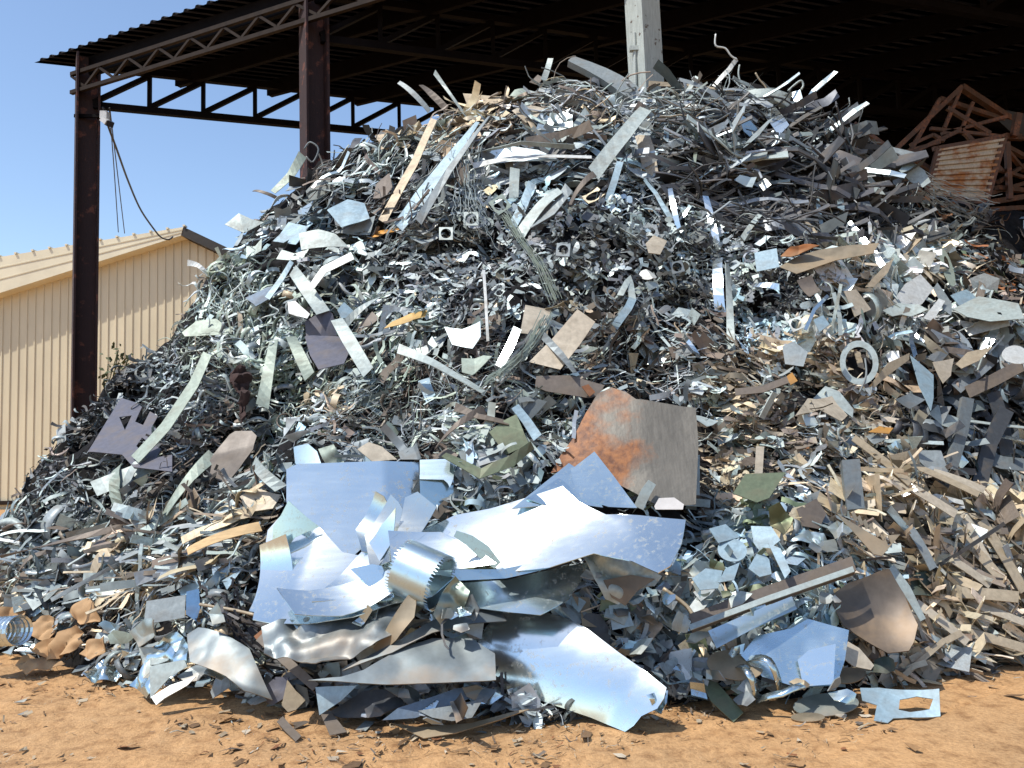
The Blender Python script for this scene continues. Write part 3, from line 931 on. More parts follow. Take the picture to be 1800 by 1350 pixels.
HP.append(ell(760, 1020, 62, 48)); LM.append((755, 1020, 'the toothed coil'))
# crumpled brown-edged sheet, and everything round it
sheet('galvanised_sheet', 'large crumpled sheet with a dusty brown front edge, under the toothed coil', 'sheet',
      '462,1108 505,1092 560,1085 640,1062 700,1040 728,1050 722,1085 690,1120 655,1142 600,1160 557,1172 520,1158 464,1150', 'grey', 'dusty', n=(-.05, -.62, .78), off=0.250, crumple=.05, rough=.3, cf=4, lm='the brown-edged sheet')
sheet('galvanised_sheet', 'curved pale flap with a round dent at the back of the brown-edged crumpled sheet', 'sheet', '515,1095 560,1100 600,1065 640,1055 668,1075 660,1105 600,1125 540,1130', 'pale', 'shiny', n=(-.1, -.85, .5), off=0.310, bend=(0, .10), rough=.3)
sheet('galvanised_sheet', 'tall twisted khaki sheet fragment right of the brown-edged crumpled sheet', 'sheet', '655,1140 690,1090 720,1040 732,1040 728,1085 700,1125 668,1150', 'tan', 'dusty', n=(-.3, -.92, .2), off=0.330, crumple=.03, rough=.35)
sheet('galvanised_sheet', 'upright crumpled greenish sheet fragment below the toothed coil', 'sheet', '762,1080 778,1040 800,1012 826,1040 815,1072 790,1085 775,1100', 'green', 'dusty', n=(.1, -.95, .2), off=0.345, crumple=.05, rough=.24, cf=5)
sheet('galvanised_sheet', 'long dusty flat sheet pointing left under the glaring front sheet', 'sheet', '542,1203 600,1195 640,1180 700,1140 760,1120 830,1122 870,1150 872,1196 700,1202', 'grey', 'dusty', n=(.05, -.55, .84), off=0.200, rough=.3, bend=(0, .03), crumple=.012, cf=2.5, lm='the dusty flat sheet')
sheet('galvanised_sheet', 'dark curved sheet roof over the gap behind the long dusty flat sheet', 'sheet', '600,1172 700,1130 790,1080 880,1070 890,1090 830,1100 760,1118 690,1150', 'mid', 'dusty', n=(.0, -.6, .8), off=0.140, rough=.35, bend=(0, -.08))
strip('metal_strip', 'dark bent hook of strip hanging over the long dusty flat sheet', 'strip', '790,1084 777,1095 777,1115 783,1135 789,1141', 4, 'dark', off=0.300, rough=.5)
sheet('galvanised_sheet', 'grey-blue folded triangular corner hanging over the dirt at the lower left of the shiny stack', 'sheet', '555,1208 590,1206 628,1205 600,1232 562,1257', 'blue', 'scrap', n=(-.1, -.95, .3), off=0.290, rough=.35, lm='the hanging corner')
strip('steel_angle', 'brown rusty angle bar running down to the hanging triangular corner', 'bar', '458,1118 500,1158 556,1208', (18, 16, 14), 'brown', 'paint', off=0.250, lip=.06, rough=.6)
strip('steel_angle', 'short rusty end of bar under the left tip of the brown-edged crumpled sheet', 'bar', '455,1112 470,1130 488,1146', 18, 'rust', 'paint', off=0.270, lip=.05, rough=.7)
sheet('sheet_offcut', 'dull blue-grey fold of sheet standing on the dirt left of the hanging triangular corner', 'offcut', '463,1230 470,1205 485,1190 507,1190 503,1225 480,1240', 'purple', n=(-.3, -.9, .35), off=0.120, crumple=.03, rough=.4)
sheet('sheet_offcut', 'khaki folded offcut on the dirt between the blue-grey fold and the hanging corner', 'offcut', '505,1195 520,1215 538,1230 520,1248 506,1252 495,1240', 'tan', n=(.3, -.8, .5), off=0.100, rough=.45)
sheet('galvanised_sheet', 'GLARING', 'sheet',
      '842,1142 862,1105 884,1076 905,1064 950,1075 1000,1090 1035,1108 1090,1150 1140,1185 1176,1214 1172,1232 1160,1250 1132,1262 1118,1278 1102,1288 1040,1262 960,1235 890,1212 862,1180', 'white', 'shiny', n='glint', tilt=(-17, 0), gnd=(1085, 1278), rough=.24, crumple=.004, cf=2.2,
      bend=(70, -.24), fold=(-40, .12, .6), lm='the glaring front sheet')['label'] = 'curved front sheet glaring white, its lower end resting on the dirt'
sheet('galvanised_sheet', 'small crushed silver corner at the lower right end of the glaring front sheet', 'sheet', '1135,1222 1155,1216 1176,1214 1172,1235 1163,1256 1150,1248', 'pale', 'shiny', n=(.2, -.9, .3), off=0.330, crumple=.05, rough=.2, cf=7)
sheet('galvanised_sheet', 'blue-grey blade of sheet in the shadow below the long dusty flat sheet', 'sheet', '672,1268 700,1245 735,1233 800,1210 845,1206 835,1225 780,1243 730,1262', 'deep', 'scrap', n=(.1, -.85, .5), off=0.200, bend=(0, .04), rough=.3)
sheet('galvanised_sheet', 'dark grey curved blade of sheet beneath the blue-grey blade', 'sheet', '735,1250 800,1240 850,1228 830,1262 795,1268 760,1262', 'mid', 'scrap', n=(0, -.8, .6), off=0.220, rough=.35)
sheet('galvanised_sheet', 'lowest dusty sheet edge lying on the dirt in the shadow of the stack', 'sheet', '688,1272 740,1280 830,1272 910,1250 930,1248 880,1266 800,1290 745,1299', 'tan', 'dusty', n=(0, -.45, .9), off=0.060, rough=.4)
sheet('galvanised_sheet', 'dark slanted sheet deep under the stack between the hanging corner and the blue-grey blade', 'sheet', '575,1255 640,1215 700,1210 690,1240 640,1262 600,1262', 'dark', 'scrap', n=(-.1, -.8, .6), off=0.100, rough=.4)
sheet('wood_offcut', 'brown flat board end on the dirt below the hanging triangular corner', 'board', '562,1252 580,1250 610,1288 580,1294', 'brown', 'paint', n=(0, -.3, .95), off=0.050, rough=.8)
strip('wood_offcut', 'brown splintered board lying loose on the dirt in front of the stack', 'board', '492,1265 505,1280 525,1300', 14, 'brown', 'paint', n=(0, -.2, .98), off=0.020, rough=.8)
sheet('rusted_plate', 'RUST', 'plate', '968,832 985,800 1008,770 1030,725 1050,692 1075,681 1100,690 1118,704 1160,706 1224,707 1229,770 1224,880 1190,886 1150,886 1128,874 1085,850 1046,800 1010,820', 'grey', 'rust_plate', n=(-.1, -.86, .50), off=0.220,
      fold=(0, -.12, .1), rough=.6, crumple=.02, cf=1.5, lm='the rusty plate')['label'] = 'large weathered grey plate with orange rust stains leaning behind the pointed blue sheet'
strip('sheet_offcut', 'pale narrow post of sheet standing at the foot of the rusty plate', 'offcut', '1122,893 1135,865 1146,848', (18, 18, 16), 'pale', off=0.300, n=(.2, -.9, .3))
sheet('printed_card', 'small white printed card propped below the rusty plate', 'card', '1150,890 1158,876 1185,875 1202,887 1200,896 1152,896', 'white', 'print', n=(0, -.9, .4), off=0.290, rough=.8)
strip('metal_strip', 'blue-white vertical strip along the right edge of the rusty plate', 'strip', '1226,800 1226,870', 8, 'blue', off=0.280, n=(-.2, -.95, .2))
sheet('pipe_offcut', 'brown half pipe lying above the rusty plate', 'pipe', '942,664 1000,662 1062,680 1050,698 1035,702 960,690 940,682', 'brown', 'paint', off=0.160, bend=(80, -.07), rough=.35, lm='the brown half pipe')
sheet('sheet_offcut', 'small reddish offcut between the brown half pipe and the rusty plate', 'offcut', '1022,680 1034,676 1046,690 1036,698', 'rust', 'paint', off=0.240, rough=.5)
sheet('sheet_offcut', 'crumpled pale foil sheet hanging under the right end of the widest curved sheet', 'sheet', '1020,970 1060,960 1110,985 1165,1010 1150,1030 1110,1040 1090,1060 1065,1050 1040,1010', 'pale', 'scrap', n=(0, -.9, .4), off=0.320, crumple=.07, cf=5, rough=.3)
sheet('sheet_offcut', 'dark curled underside of foil below the crumpled pale foil sheet', 'sheet', '1060,1020 1110,1010 1150,1018 1120,1040 1100,1065 1075,1050', 'brown', 'dusty', n=(0, -.95, .2), off=0.340, bend=(0, .08), rough=.35)
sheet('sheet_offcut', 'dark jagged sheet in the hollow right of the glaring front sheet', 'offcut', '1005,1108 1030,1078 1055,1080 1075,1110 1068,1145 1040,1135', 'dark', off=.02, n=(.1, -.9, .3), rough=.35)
sheet('sheet_offcut', 'small light blue rectangle in the hollow right of the glaring front sheet', 'offcut', '1070,1065 1100,1060 1114,1100 1076,1108', 'blue', off=0.120, n=(.1, -.9, .4), rough=.35)
# ---- left foot of the heap
sheet('galvanised_sheet', 'large arched dull sheet over the dark hollow at the left foot of the heap', 'sheet', '328,1112 350,1105 400,1125 440,1145 455,1180 475,1222 430,1218 400,1195 365,1180 335,1165', 'grey', 'dusty', n=(-.05, -.6, .8), off=0.260, bend=(0, -.14), crumple=.02, rough=.35, lm='the arched dull sheet')
sheet('galvanised_sheet', 'crumpled blue-grey sheet standing on edge left of the arched dull sheet', 'sheet', '228,1205 245,1180 262,1140 285,1118 310,1110 330,1135 328,1165 300,1190 266,1228 250,1218', 'blue', 'shiny', n=(-.35, -.85, .4), off=0.250, crumple=.06, cf=4, rough=.3)
sheet('galvanised_sheet', 'pale box-shaped fold of sheet in front of the arched dull sheet', 'sheet', '264,1172 280,1168 325,1160 330,1172 300,1190 265,1228', 'pale', 'scrap', n=(-.2, -.9, .4), off=0.330, rough=.35)
sheet('galvanised_sheet', 'light narrow sheet edge pointing right below the box-shaped fold', 'sheet', '266,1226 300,1205 345,1190 330,1205 290,1228 275,1240', 'white', 'scrap', n=(-.1, -.7, .7), off=0.300, rough=.35)
sheet('sheet_offcut', 'plain flat grey rectangle above the crumpled blue-grey sheet', 'offcut', '258,1057 327,1046 325,1086 253,1098', 'grey', n=(.05, -.9, .42), off=0.200, rough=.5, lm='the plain grey rectangle')
sheet('sheet_offcut', 'narrow bright blue sheet tucked behind the plain grey rectangle', 'offcut', '328,1040 350,1035 352,1070 345,1092 327,1080', (.12, .25, .45), 'paint', n=(.2, -.9, .3), off=0.140, rough=.4)
sheet('sheet_offcut', 'shiny crushed scrap tongue on the dirt at the far left foot of the heap', 'offcut', '148,1192 165,1170 182,1158 205,1175 225,1180 205,1195 160,1198', 'pale', 'shiny', n=(0, -.6, .8), off=0.120, crumple=.05, cf=6, rough=.2)
for i, (pl_, lb) in enumerate([('0,1068 20,1066 45,1075 40,1092 15,1096 0,1092', 'flat tan cardboard flap above the ribbed duct'), ('48,1100 60,1085 85,1080 105,1090 100,1115 75,1125 52,1118', 'crumpled tan cardboard ball beside the ribbed duct'),
                              ('60,1145 80,1125 120,1105 140,1100 150,1130 130,1150 85,1160', 'wide creased sheet of cardboard facing up at the left foot'),
                              ('25,1165 50,1150 90,1160 115,1165 85,1180 45,1186', 'lowest torn cardboard piece on the dirt at the left'), ('120,1075 150,1050 170,1060 172,1090 140,1098', 'dark-creased cardboard piece rising behind the others'),
                              ('140,1150 150,1125 190,1120 180,1150 160,1160', 'rightmost cardboard piece of the crumpled batch')]):
    sheet('cardboard_sheet', lb, 'cardboard', pl_, 'tan', 'cardboard', off=0.140, crumple=.06, cf=5, rough=.9, group='crumpled cardboard at the left foot of the heap', lm='the crumpled cardboard' if i == 1 else None)
# ribbed flexible duct
a = at_Y(-30, 1112, 6.3); b_ = at_Y(34, 1108, 6.15); bm = bmesh.new()
rings = []
axd = V3(b_ - a).normalized(); uu = Vector((0, 0, 1)); uu = (uu - axd * uu.dot(axd)).normalized(); vv_ = axd.cross(uu)
for i in range(33):
    c_ = V3(a + (b_ - a) * i / 32); r_ = .105 + (.008 if i % 4 < 2 else -.004)
    rings.append([bm.verts.new(c_ + (uu * math.cos(k * math.pi / 10) + vv_ * math.sin(k * math.pi / 10)) * r_) for k in range(20)])
for r0_, r1_ in zip(rings, rings[1:]):
    for k in range(20): bm.faces.new((r0_[k], r0_[(k + 1) % 20], r1_[(k + 1) % 20], r1_[k]))
solidify(bm, .003)
lib('ribbed_duct', bm, 'shiny', 'white', .3, 'short ribbed silver duct lying among the cardboard', 'duct', None, False); HP.append([(0, 1085), (36, 1085), (36, 1140), (0, 1140)])

# ---- right foot of the heap
sheet('galvanised_sheet', 'blue square sheet standing at the right foot, behind the white-edged one', 'sheet', '1302,1152 1330,1118 1390,1105 1420,1088 1492,1108 1485,1160 1470,1205 1400,1208 1340,1190', 'blue', 'shiny', n=(-.08, -.84, .53), off=0.220, rough=.33, crumple=.012, cf=3, lm='the blue square sheet')
sheet('galvanised_sheet', 'white-edged upright sheet gleaming at the right foot of the heap', 'sheet', '1402,1160 1422,1143 1469,1132 1465,1203 1412,1207', 'white', 'shiny', n=(-.3, -.86, .42), off=0.290, rough=.22, lm='the white-edged upright sheet')
sheet('sheet_offcut', 'pale folded paper-like sheet right of the white-edged upright sheet', 'offcut', '1478,1155 1490,1128 1510,1140 1536,1170 1530,1178 1500,1172', 'cream', off=0.200, n=(.1, -.8, .55), rough=.5)
sheet('steel_disc', 'round tan disc leaning left of the white-edged upright sheet', 'disc', ell(1292, 1170, 50, 26, 8), 'tan', 'dusty', n=(0, -.6, .8), off=0.140, rough=.4)
sheet('steel_disc', 'large pale round disc lying on the dirt at the right foot', 'disc', ell(1452, 1240, 58, 20, -4), 'pale', 'dusty', n=(0, -.12, .99), off=0.060, rough=.4, lm='the pale round disc')
sheet('steel_disc', 'smaller round disc half hidden under the pale round disc', 'disc', ell(1420, 1262, 30, 8), 'tan', 'dusty', n=(0, -.08, .99), off=0.020, rough=.4)
sheet('steel_disc', 'tan disc tilted behind the pale round disc', 'disc', ell(1492, 1188, 30, 14, -8), 'tan', 'dusty', n=(.1, -.5, .85), off=0.080, rough=.4)
sheet('sheet_offcut', 'blue-green cut sheet with a torn opening lying on the dirt at the right', 'offcut', '1511,1214 1545,1208 1600,1212 1650,1218 1653,1262 1600,1259 1570,1262 1560,1272 1535,1272 1541,1241 1515,1238', 'blue', n=(-.1, -.55, .83), off=0.100, hole='1582,1228 1612,1224 1640,1232 1634,1248 1600,1250 1580,1246', bend=(0, .05), rough=.4, lm='the torn cut sheet')
strip('metal_strip', 'dark green cut strip end resting on the dirt right of the glaring front sheet', 'strip', '1240,1193 1262,1225 1298,1262', (20, 30, 24), 'olive', off=0.060, n=(-.1, -.45, .88), rough=.35)
sheet('pipe_offcut', 'short dark green drum lying right of the blue square sheet', 'pipe', '1538,1160 1552,1155 1572,1158 1574,1178 1556,1186 1538,1180', 'bottle', 'paint', off=0.180, n=(0, -.85, .5), bend=(0, -.06), rough=.3)
for i, (ln, lb) in enumerate([('1296,1170 1310,1200 1330,1228', 'loop of springy grey ribbon below the round tan disc'), ('1316,1160 1345,1180 1370,1210', 'springy ribbon crossing in front of the blue square sheet'), ('1330,1232 1370,1235 1400,1222 1425,1205', 'bright curled ribbon on the dirt below the white-edged upright sheet')]):
    strip('metal_ribbon', lb, 'ribbon', ln, 12, 'grey' if i < 2 else 'blue', 'shiny', arch=.12, off=0.200, n=(0, -.7, .7), rough=.25, smooth=True)
sheet('dished_plate', 'big brown dished plate leaning among the right slope slats', 'plate', '1456,1052 1490,1025 1545,1005 1562,1003 1590,1045 1613,1100 1606,1130 1596,1147 1560,1150 1520,1125 1480,1100', 'brown', 'dusty', n=(-.15, -.85, .5), off=0.240, bend=[(0, .10), (90, .08)], rough=.35, lm='the brown dished plate')
strip('metal_strip', 'pale folded edge of sheet along the right rim of the brown dished plate', 'strip', '1562,1000 1592,1035 1622,1090', (22, 16, 10), 'pale', off=0.270, n=(.2, -.85, .5))
strip('steel_channel', 'long two-tone steel channel slanting up above the blue square sheet', 'channel', '1214,1092 1350,1042 1500,990', 24, 'brown', lip=.07, off=0.250, n=(0, -.8, .6), rough=.4, lm='the long two-tone channel')
strip('steel_channel', 'pale lower flange along the long two-tone channel', 'channel', '1212,1104 1350,1053 1500,1001', 10, 'pale', off=0.270, n=(0, -.6, .8), rough=.4)
strip('sheet_offcut', 'long blue sheet strip with a torn lower edge beneath the long two-tone channel', 'offcut', '1252,1125 1320,1092 1396,1060', (34, 28, 24), 'blue', 'shiny', off=0.260, n=(-.05, -.75, .66), rough=.35)
for i, (pl_, lb) in enumerate([(ell(1287, 968, 26, 20, 10), 'round light blue disc in the crushed blue sheets'), ('1320,925 1356,926 1372,950 1340,975 1325,955', 'light blue square tilted at the top of the crushed blue sheets'),
                              ('1315,1000 1335,965 1352,985 1356,1010 1335,1015', 'light blue pentagon below the tilted square'), ('1350,955 1372,965 1390,1005 1380,1018', 'long blue wedge at the right of the crushed blue sheets'),
                              ('1216,1018 1240,1000 1270,1004 1262,1035 1230,1038', 'light blue square left of the round light blue disc'), ('1246,930 1275,922 1300,945 1262,955', 'torn blue sheet at the upper left of the crushed blue sheets'),
                              ('1300,990 1290,1020 1262,1025 1275,1000', 'small blue scrap under the round light blue disc')]):
    sheet('sheet_offcut', lb, 'offcut', pl_, 'blue', 'scrap', off=0.220 + .02 * i, tilt=(random.uniform(-14, 14), random.uniform(-14, 14)), rough=.4, group='crushed blue sheets at the lower right', lm='the crushed blue sheets' if i == 0 else None)
# slotted vent panel
vp = '1470,903 1488,890 1510,886 1582,940 1550,978 1535,975'
sheet('vent_panel', 'tan vent panel with a row of slots lying on the right slope', 'panel', vp, 'tan', 'dusty', off=.25, n=(.05, -.72, .7),
      hole=['%d,%d %d,%d %d,%d %d,%d' % (x, y, x + 5, y - 4, x + 11, y + 10, x + 6, y + 14) for x, y in ((1496, 903), (1506, 910), (1516, 917), (1526, 924), (1536, 931), (1546, 938), (1555, 946))], rough=.5, lm='the slotted vent panel')
bx = sheet('bracket_plate', 'small pale bracket plate with two round-cornered holes on the right slope', 'bracket', '1634,872 1645,868 1692,880 1696,894 1680,897 1636,886', 'white', off=0.140, n=(0, -.9, .4), hole=['1646,876 1656,877 1657,885 1647,884', '1676,886 1686,887 1686,893 1677,892'], rough=.3, lm='the pale bracket plate')
sheet('galvanised_sheet', 'grey-green parallelogram sheet right of the rusty plate', 'sheet', '1288,868 1310,834 1381,831 1352,876 1330,884', 'olive', off=0.160, n=(.0, -.7, .7), rough=.4, lm='the grey-green parallelogram')
strip('steel_channel', 'dark grey bar with a stepped end standing right of the grey-green parallelogram', 'channel', '1496,808 1500,850 1505,895', 30, 'mid', lip=.05, off=0.180, n=(-.1, -.93, .3), rough=.4)
strip('metal_strip', 'cream strip standing upright above the grey-green parallelogram', 'strip', '1336,785 1333,835', 14, 'cream', off=0.160, n=(0, -.9, .4))
strip('metal_strip', 'pale strip leaning in the brown layered scrap', 'strip', '1362,690 1350,712 1338,735', 10, 'pale', off=0.160)
strip('metal_strip', 'dull grey flat bar lying across the brown layered scrap', 'strip', '1292,690 1340,685 1385,668', 12, 'brown', off=0.160)
sheet('sheet_offcut', 'bright orange offcut on the edge of the brown layered scrap', 'offcut', '1525,760 1545,750 1570,753 1562,763', 'orange', 'paint', off=0.160, rough=.6)
sheet('sheet_offcut', 'orange leaf-like scrap at the upper edge of the brown layered scrap', 'offcut', '1380,664 1392,655 1402,670 1388,678', 'orange', 'paint', off=0.120, rough=.6)
for i, (ln, w2, cl_) in enumerate([('1500,770 1540,810 1600,850', 12, 'tan'), ('1560,800 1640,845 1720,870', 10, 'tan'), ('1560,835 1610,860 1680,905', 14, 'cream'), ('1655,905 1710,960 1770,1030', 16, 'tan'),
                                   ('1690,905 1735,965 1765,1040', 12, 'cream'), ('1725,915 1760,970 1800,1040', 16, 'tan'), ('1650,970 1690,1010 1740,1030', 12, 'cream'), ('1640,1000 1680,960 1765,920', 7, 'dark'),
                                   ('1655,1040 1710,1030 1790,1050', 20, 'tan'), ('1610,1060 1660,1090 1700,1130', 14, 'cream'), ('1600,1160 1660,1130 1690,1112', 12, 'tan'), ('1690,1110 1740,1130 1800,1140', 16, 'tan'),
                                   ('1640,830 1690,845 1730,862', 12, 'cream'), ('1600,930 1625,960 1640,1000', 14, 'grey'), ('1580,1195 1625,1170 1660,1125', 10, 'tan'), ('1700,1060 1740,1085 1800,1095', 12, 'cream')]):
    strip('slat', ['tan slat starting at the brown layered scrap', 'thin tan slat bending down along the dark cavern', 'cream slat beside the pale bracket plate', 'wide tan slat, lowest of the three parallel ones right of the vent panel',
                   'cream slat between two parallel tan ones', 'wide tan slat at the edge of the picture, uppermost of the parallel ones', 'short cream slat right of the brown dished plate', 'thin dark rod crossing the tan slats',
                   'broad bent tan slat across the right slope above the dirt', 'cream slat end right of the dished plate rim', 'tan slat pointing down to the cut sheet with the torn opening', 'broad tan slat just above the dark gap at the right edge',
                   'cream slat directly above the pale bracket plate', 'grey slat below the slotted vent panel', 'tan slat resting its end on the dirt', 'cream slat along the lower right slope'][i], 'slat', ' '.join(ln.split()[::2]), w2, cl_, 'scrap', arch=.01, off=0.140, rough=.5,
          group='slats on the right slope')
# ---- right: cavern, ring, pale sheets
a = ell(1510, 638, 34, 39, -8); bl_ = ell(1510, 638, 24, 28, -8)
sheet('steel_ring', 'flat pale steel ring hanging on the right slope', 'ring', a, 'pale', hole=[bl_], off=0.160, n=(-.1, -.93, .35), rough=.45, lm='the flat steel ring')
sheet('sheet_offcut', 'curved tan offcut seen through the flat steel ring', 'offcut', '1500,615 1512,620 1520,650 1508,645', 'tan', off=0.080, n=(0, -.9, .4))
for i, (pl_, cl_, lb) in enumerate([
        ('1482,513 1505,509 1530,545 1504,556', 'cream', 'cream rectangle above the flat steel ring'), (ell(1480, 490, 14, 15), 'white', 'small white disc above the cream rectangle'),
        ('1562,540 1590,500 1618,482 1640,508 1620,535 1600,545 1580,550', 'white', 'large white sheet with a rounded bite, upper middle of the pale sheets'), ('1550,548 1580,532 1615,536 1630,548 1600,556 1585,552 1568,556', 'pale', 'pale sheet with a crescent cut-out below the large white one'),
        ('1622,560 1650,525 1661,530 1640,565', 'white', 'white narrow sheet leaning between the pale sheets'), (ell(1665, 470, 9, 36, -18), 'green', 'oval grey-green ring plate at the edge of the dark right bank'),
        ('1655,508 1672,535 1672,555 1658,545 1640,508 1648,496', 'grey', 'curled grey sheet at the right end of the large white sheet'), ('1684,562 1712,568 1768,555 1776,572 1704,591', 'white', 'glaring bent sheet at the far right edge'),
        ('1640,636 1674,632 1672,660 1655,676', 'cream', 'pale triangular sheet hanging over the dark cavern'), ('1600,625 1640,660 1640,700 1636,722 1615,680', 'blue', 'blue pointed sheet hanging over the dark cavern'),
        ('1534,672 1560,638 1600,620 1598,632 1560,660 1536,682', 'tan', 'long tan sheet running down right of the flat steel ring'), ('1520,505 1552,470 1572,452 1560,480 1535,505', 'tan', 'tan curved sheet left of the large white one'),
        ('1675,545 1720,520 1790,535 1800,560 1740,565 1700,558', 'pale', 'broad dull sheet lying under the dark right bank'), ('1670,520 1700,508 1722,530 1690,540', 'blue', 'blue-grey flat sheet at the foot of the dark right bank'),
        ('1400,494 1426,485 1442,512 1422,525', 'brown', 'brown flat rectangle left of the cream rectangle'), ('1430,562 1446,555 1458,570 1440,585', 'blue', 'blue bent bracket left of the ring'),
        ('1680,640 1700,620 1745,610 1720,635 1690,648', 'tan', 'tan sheet at the roof of the dark cavern'), (ell(1785, 625, 24, 16, 10), 'white', 'white round lid at the far right edge'),
        ('1375,610 1395,600 1420,620 1412,645 1380,640', 'grey', 'grey crushed box left of the ring'), ('1570,705 1600,690 1625,705 1600,718', 'mid', 'grey scrap under the blue pointed sheet')]):
    sheet('sheet_offcut', lb, 'offcut', pl_, cl_, 'scrap', off=.14 + .012 * i, rough=.38, n='glint' if 'glaring' in lb else None, tilt=(random.uniform(-12, 12), random.uniform(-12, 12)) if 'glaring' not in lb else (0, 0), group='pale sheets on the right slope', bend=(random.uniform(0, 180), random.uniform(-.03, .05)),
          hole=[ell(1664, 462, 4, 12, -18)] if 'oval' in lb else None, lm={2: 'the large white sheet', 9: 'the blue pointed sheet'}.get(i))
for i, (ln, w2, cl_, lb) in enumerate([('1488,388 1520,425 1552,468', 11, 'white', 'brilliant white strip above the pale sheets'), ('1760,560 1740,600 1725,625', 14, 'white', 'glaring folded strip right of the triangular sheet'),
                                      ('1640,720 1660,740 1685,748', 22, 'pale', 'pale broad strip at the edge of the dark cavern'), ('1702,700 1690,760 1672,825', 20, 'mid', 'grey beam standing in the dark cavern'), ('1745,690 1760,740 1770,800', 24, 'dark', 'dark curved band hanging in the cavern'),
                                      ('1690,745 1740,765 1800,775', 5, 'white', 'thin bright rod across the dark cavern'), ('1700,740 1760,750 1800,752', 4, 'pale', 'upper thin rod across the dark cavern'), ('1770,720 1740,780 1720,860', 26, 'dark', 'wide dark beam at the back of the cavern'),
                                      ('1615,560 1600,600 1615,650', 8, 'white', 'bright bent strip beside the pale triangular sheet'), ('1590,575 1605,590 1622,605', 13, 'white', 'short glaring strip left of the tan cavern sheet'),
                                      ('1465,515 1475,560 1477,590', 7, 'pale', 'thin pale strip left of the cream rectangle'), ('1415,580 1430,545 1455,520', 6, 'white', 'thin white strip slanting up to the cream rectangle'), ('1700,690 1745,670 1800,640', 22, 'brown', 'brown band arching over the cavern'),
                                      ('1720,800 1760,815 1800,818', 22, 'mid', 'grey curved band low in the cavern')]):
    strip('metal_strip', lb, 'strip', ln, w2, cl_, 'shiny' if cl_ == 'white' else 'scrap', off=0.160 if 'cavern' not in lb else .02, rough=.24, n='glint' if ('brilliant' in lb or 'glaring' in lb) else None, arch=.01, lip=.03 if 'beam' in lb else 0)
for i, (pl_, cl_, lb) in enumerate([('1370,470 1400,452 1440,440 1490,432 1545,428 1535,446 1470,458 1400,482', 'tan', 'wide layered tan sheet lying below the dark strips'), ('1372,452 1390,434 1415,428 1440,430 1420,440 1390,452', 'rust', 'rusty orange flakes on the wide layered tan sheet'),
                                   ('1326,445 1365,437 1370,470 1330,478', 'blue', 'blue-grey box side left of the wide layered tan sheet')]):
    sheet('sheet_offcut', lb, 'offcut', pl_, cl_, 'dusty' if i < 2 else 'scrap', off=0.140 + .03 * i, rough=.5, crumple=.02 if i == 1 else 0, lm='the layered tan sheet' if i == 0 else None)
# ---- upper right: shaded sheets and the rusted frame
for i, (pl_, cl_, lb) in enumerate([('1556,310 1565,258 1608,268 1598,300 1578,330', 'grey', 'mottled grey sheet upright in the shade left of the cream panel'), ('1580,300 1598,280 1625,300 1636,320 1622,330 1600,320', 'pale', 'pale sheet in front of the mottled grey sheet'),
                                   ('1520,345 1527,306 1540,322 1558,345 1556,372', 'pale', 'notched pale sheet standing on the shaded edge of the heap'), ('1525,300 1530,270 1552,270 1550,290', 'grey', 'small grey sheet above the notched pale sheet')]):
    sheet('sheet_offcut', lb, 'offcut', pl_, cl_, off=0.120, rough=.5, n=(-.2, -.93, .3), lm='the notched pale sheet' if i == 2 else None)
YF = 11.8
fr = thing('steel_cage', at_Y(1690, 280, YF), 'rusted open steel frame with braces standing in the shade at the upper right', 'frame')
for a_, b_, w2 in [((1690, 153), (1575, 262), .07), ((1690, 153), (1800, 225), .09), ((1652, 174), (1800, 222), .07), ((1652, 174), (1602, 262), .06), ((1635, 226), (1760, 240), .05), ((1655, 235), (1770, 205), .05), ((1690, 153), (1660, 225), .05),
                   ((1710, 180), (1690, 228), .05), ((1640, 262), (1765, 240), .06), ((1765, 240), (1800, 242), .09), ((1762, 255), (1800, 300), .06), ((1600, 255), (1640, 237), .05), ((1760, 300), (1800, 312), .05), ((1740, 340), (1800, 322), .06),
                   ((1700, 362), (1800, 346), .08), ((1575, 262), (1640, 300), .06), ((1600, 270), (1690, 228), .06), ((1690, 228), (1760, 300), .06), ((1735, 240), (1800, 275), .07), ((1755, 320), (1800, 290), .06), ((1560, 275), (1652, 250), .05), ((1665, 190), (1740, 235), .06), ((1752, 330), (1800, 335), .07), ((1770, 250), (1775, 350), .07), ((1640, 300), (1600, 350), .06), ((1720, 370), (1800, 365), .07), ((1640, 237), (1660, 248), .05), ((1790, 200), (1782, 240), .09)]:
    bm = bmesh.new(); box_between(bm, at_Y(*a_, YF + .25), at_Y(*b_, YF + .25 + (.5 if b_[0] == 1800 else 0)), w2, w2)
    part('brace', bm, M['rust'], fr)
bm = bmesh.new(); q_ = [at_Y(x_, y_, YF + .6) for x_, y_ in ((1728, 187), (1800, 200), (1800, 240), (1785, 240))]
bm.faces.new([bm.verts.new(V3(p)) for p in q_]); solidify(bm, .01)
part('mesh_panel', bm, M['dark_steel_shade'], fr)
cp = thing('cladding_sheet', at_Y(1700, 350, YF - .2), 'ribbed cream panel streaked with rust leaning on the rusted frame', 'panel')
c4 = [np.array(at_Y(x_, y_, YF - .2)) for x_, y_ in ((1650, 262), (1764, 243), (1733, 354), (1628, 348))]
bm = bmesh.new(); nr = 10; rows = []
nnp = np.cross(c4[1] - c4[0], c4[3] - c4[0]); nnp /= np.linalg.norm(nnp); nnp *= np.sign(nnp[1]) * -1
for i in range(nr):
    for s_, d_ in ((0.0, 0), (.12, .035), (.5, .035), (.62, 0)):
        t = (i + s_) / nr
        l_ = c4[0] + (c4[3] - c4[0]) * t; r_ = c4[1] + (c4[2] - c4[1]) * t
        rows.append((bm.verts.new(V3(l_ + nnp * d_)), bm.verts.new(V3(r_ + nnp * d_))))
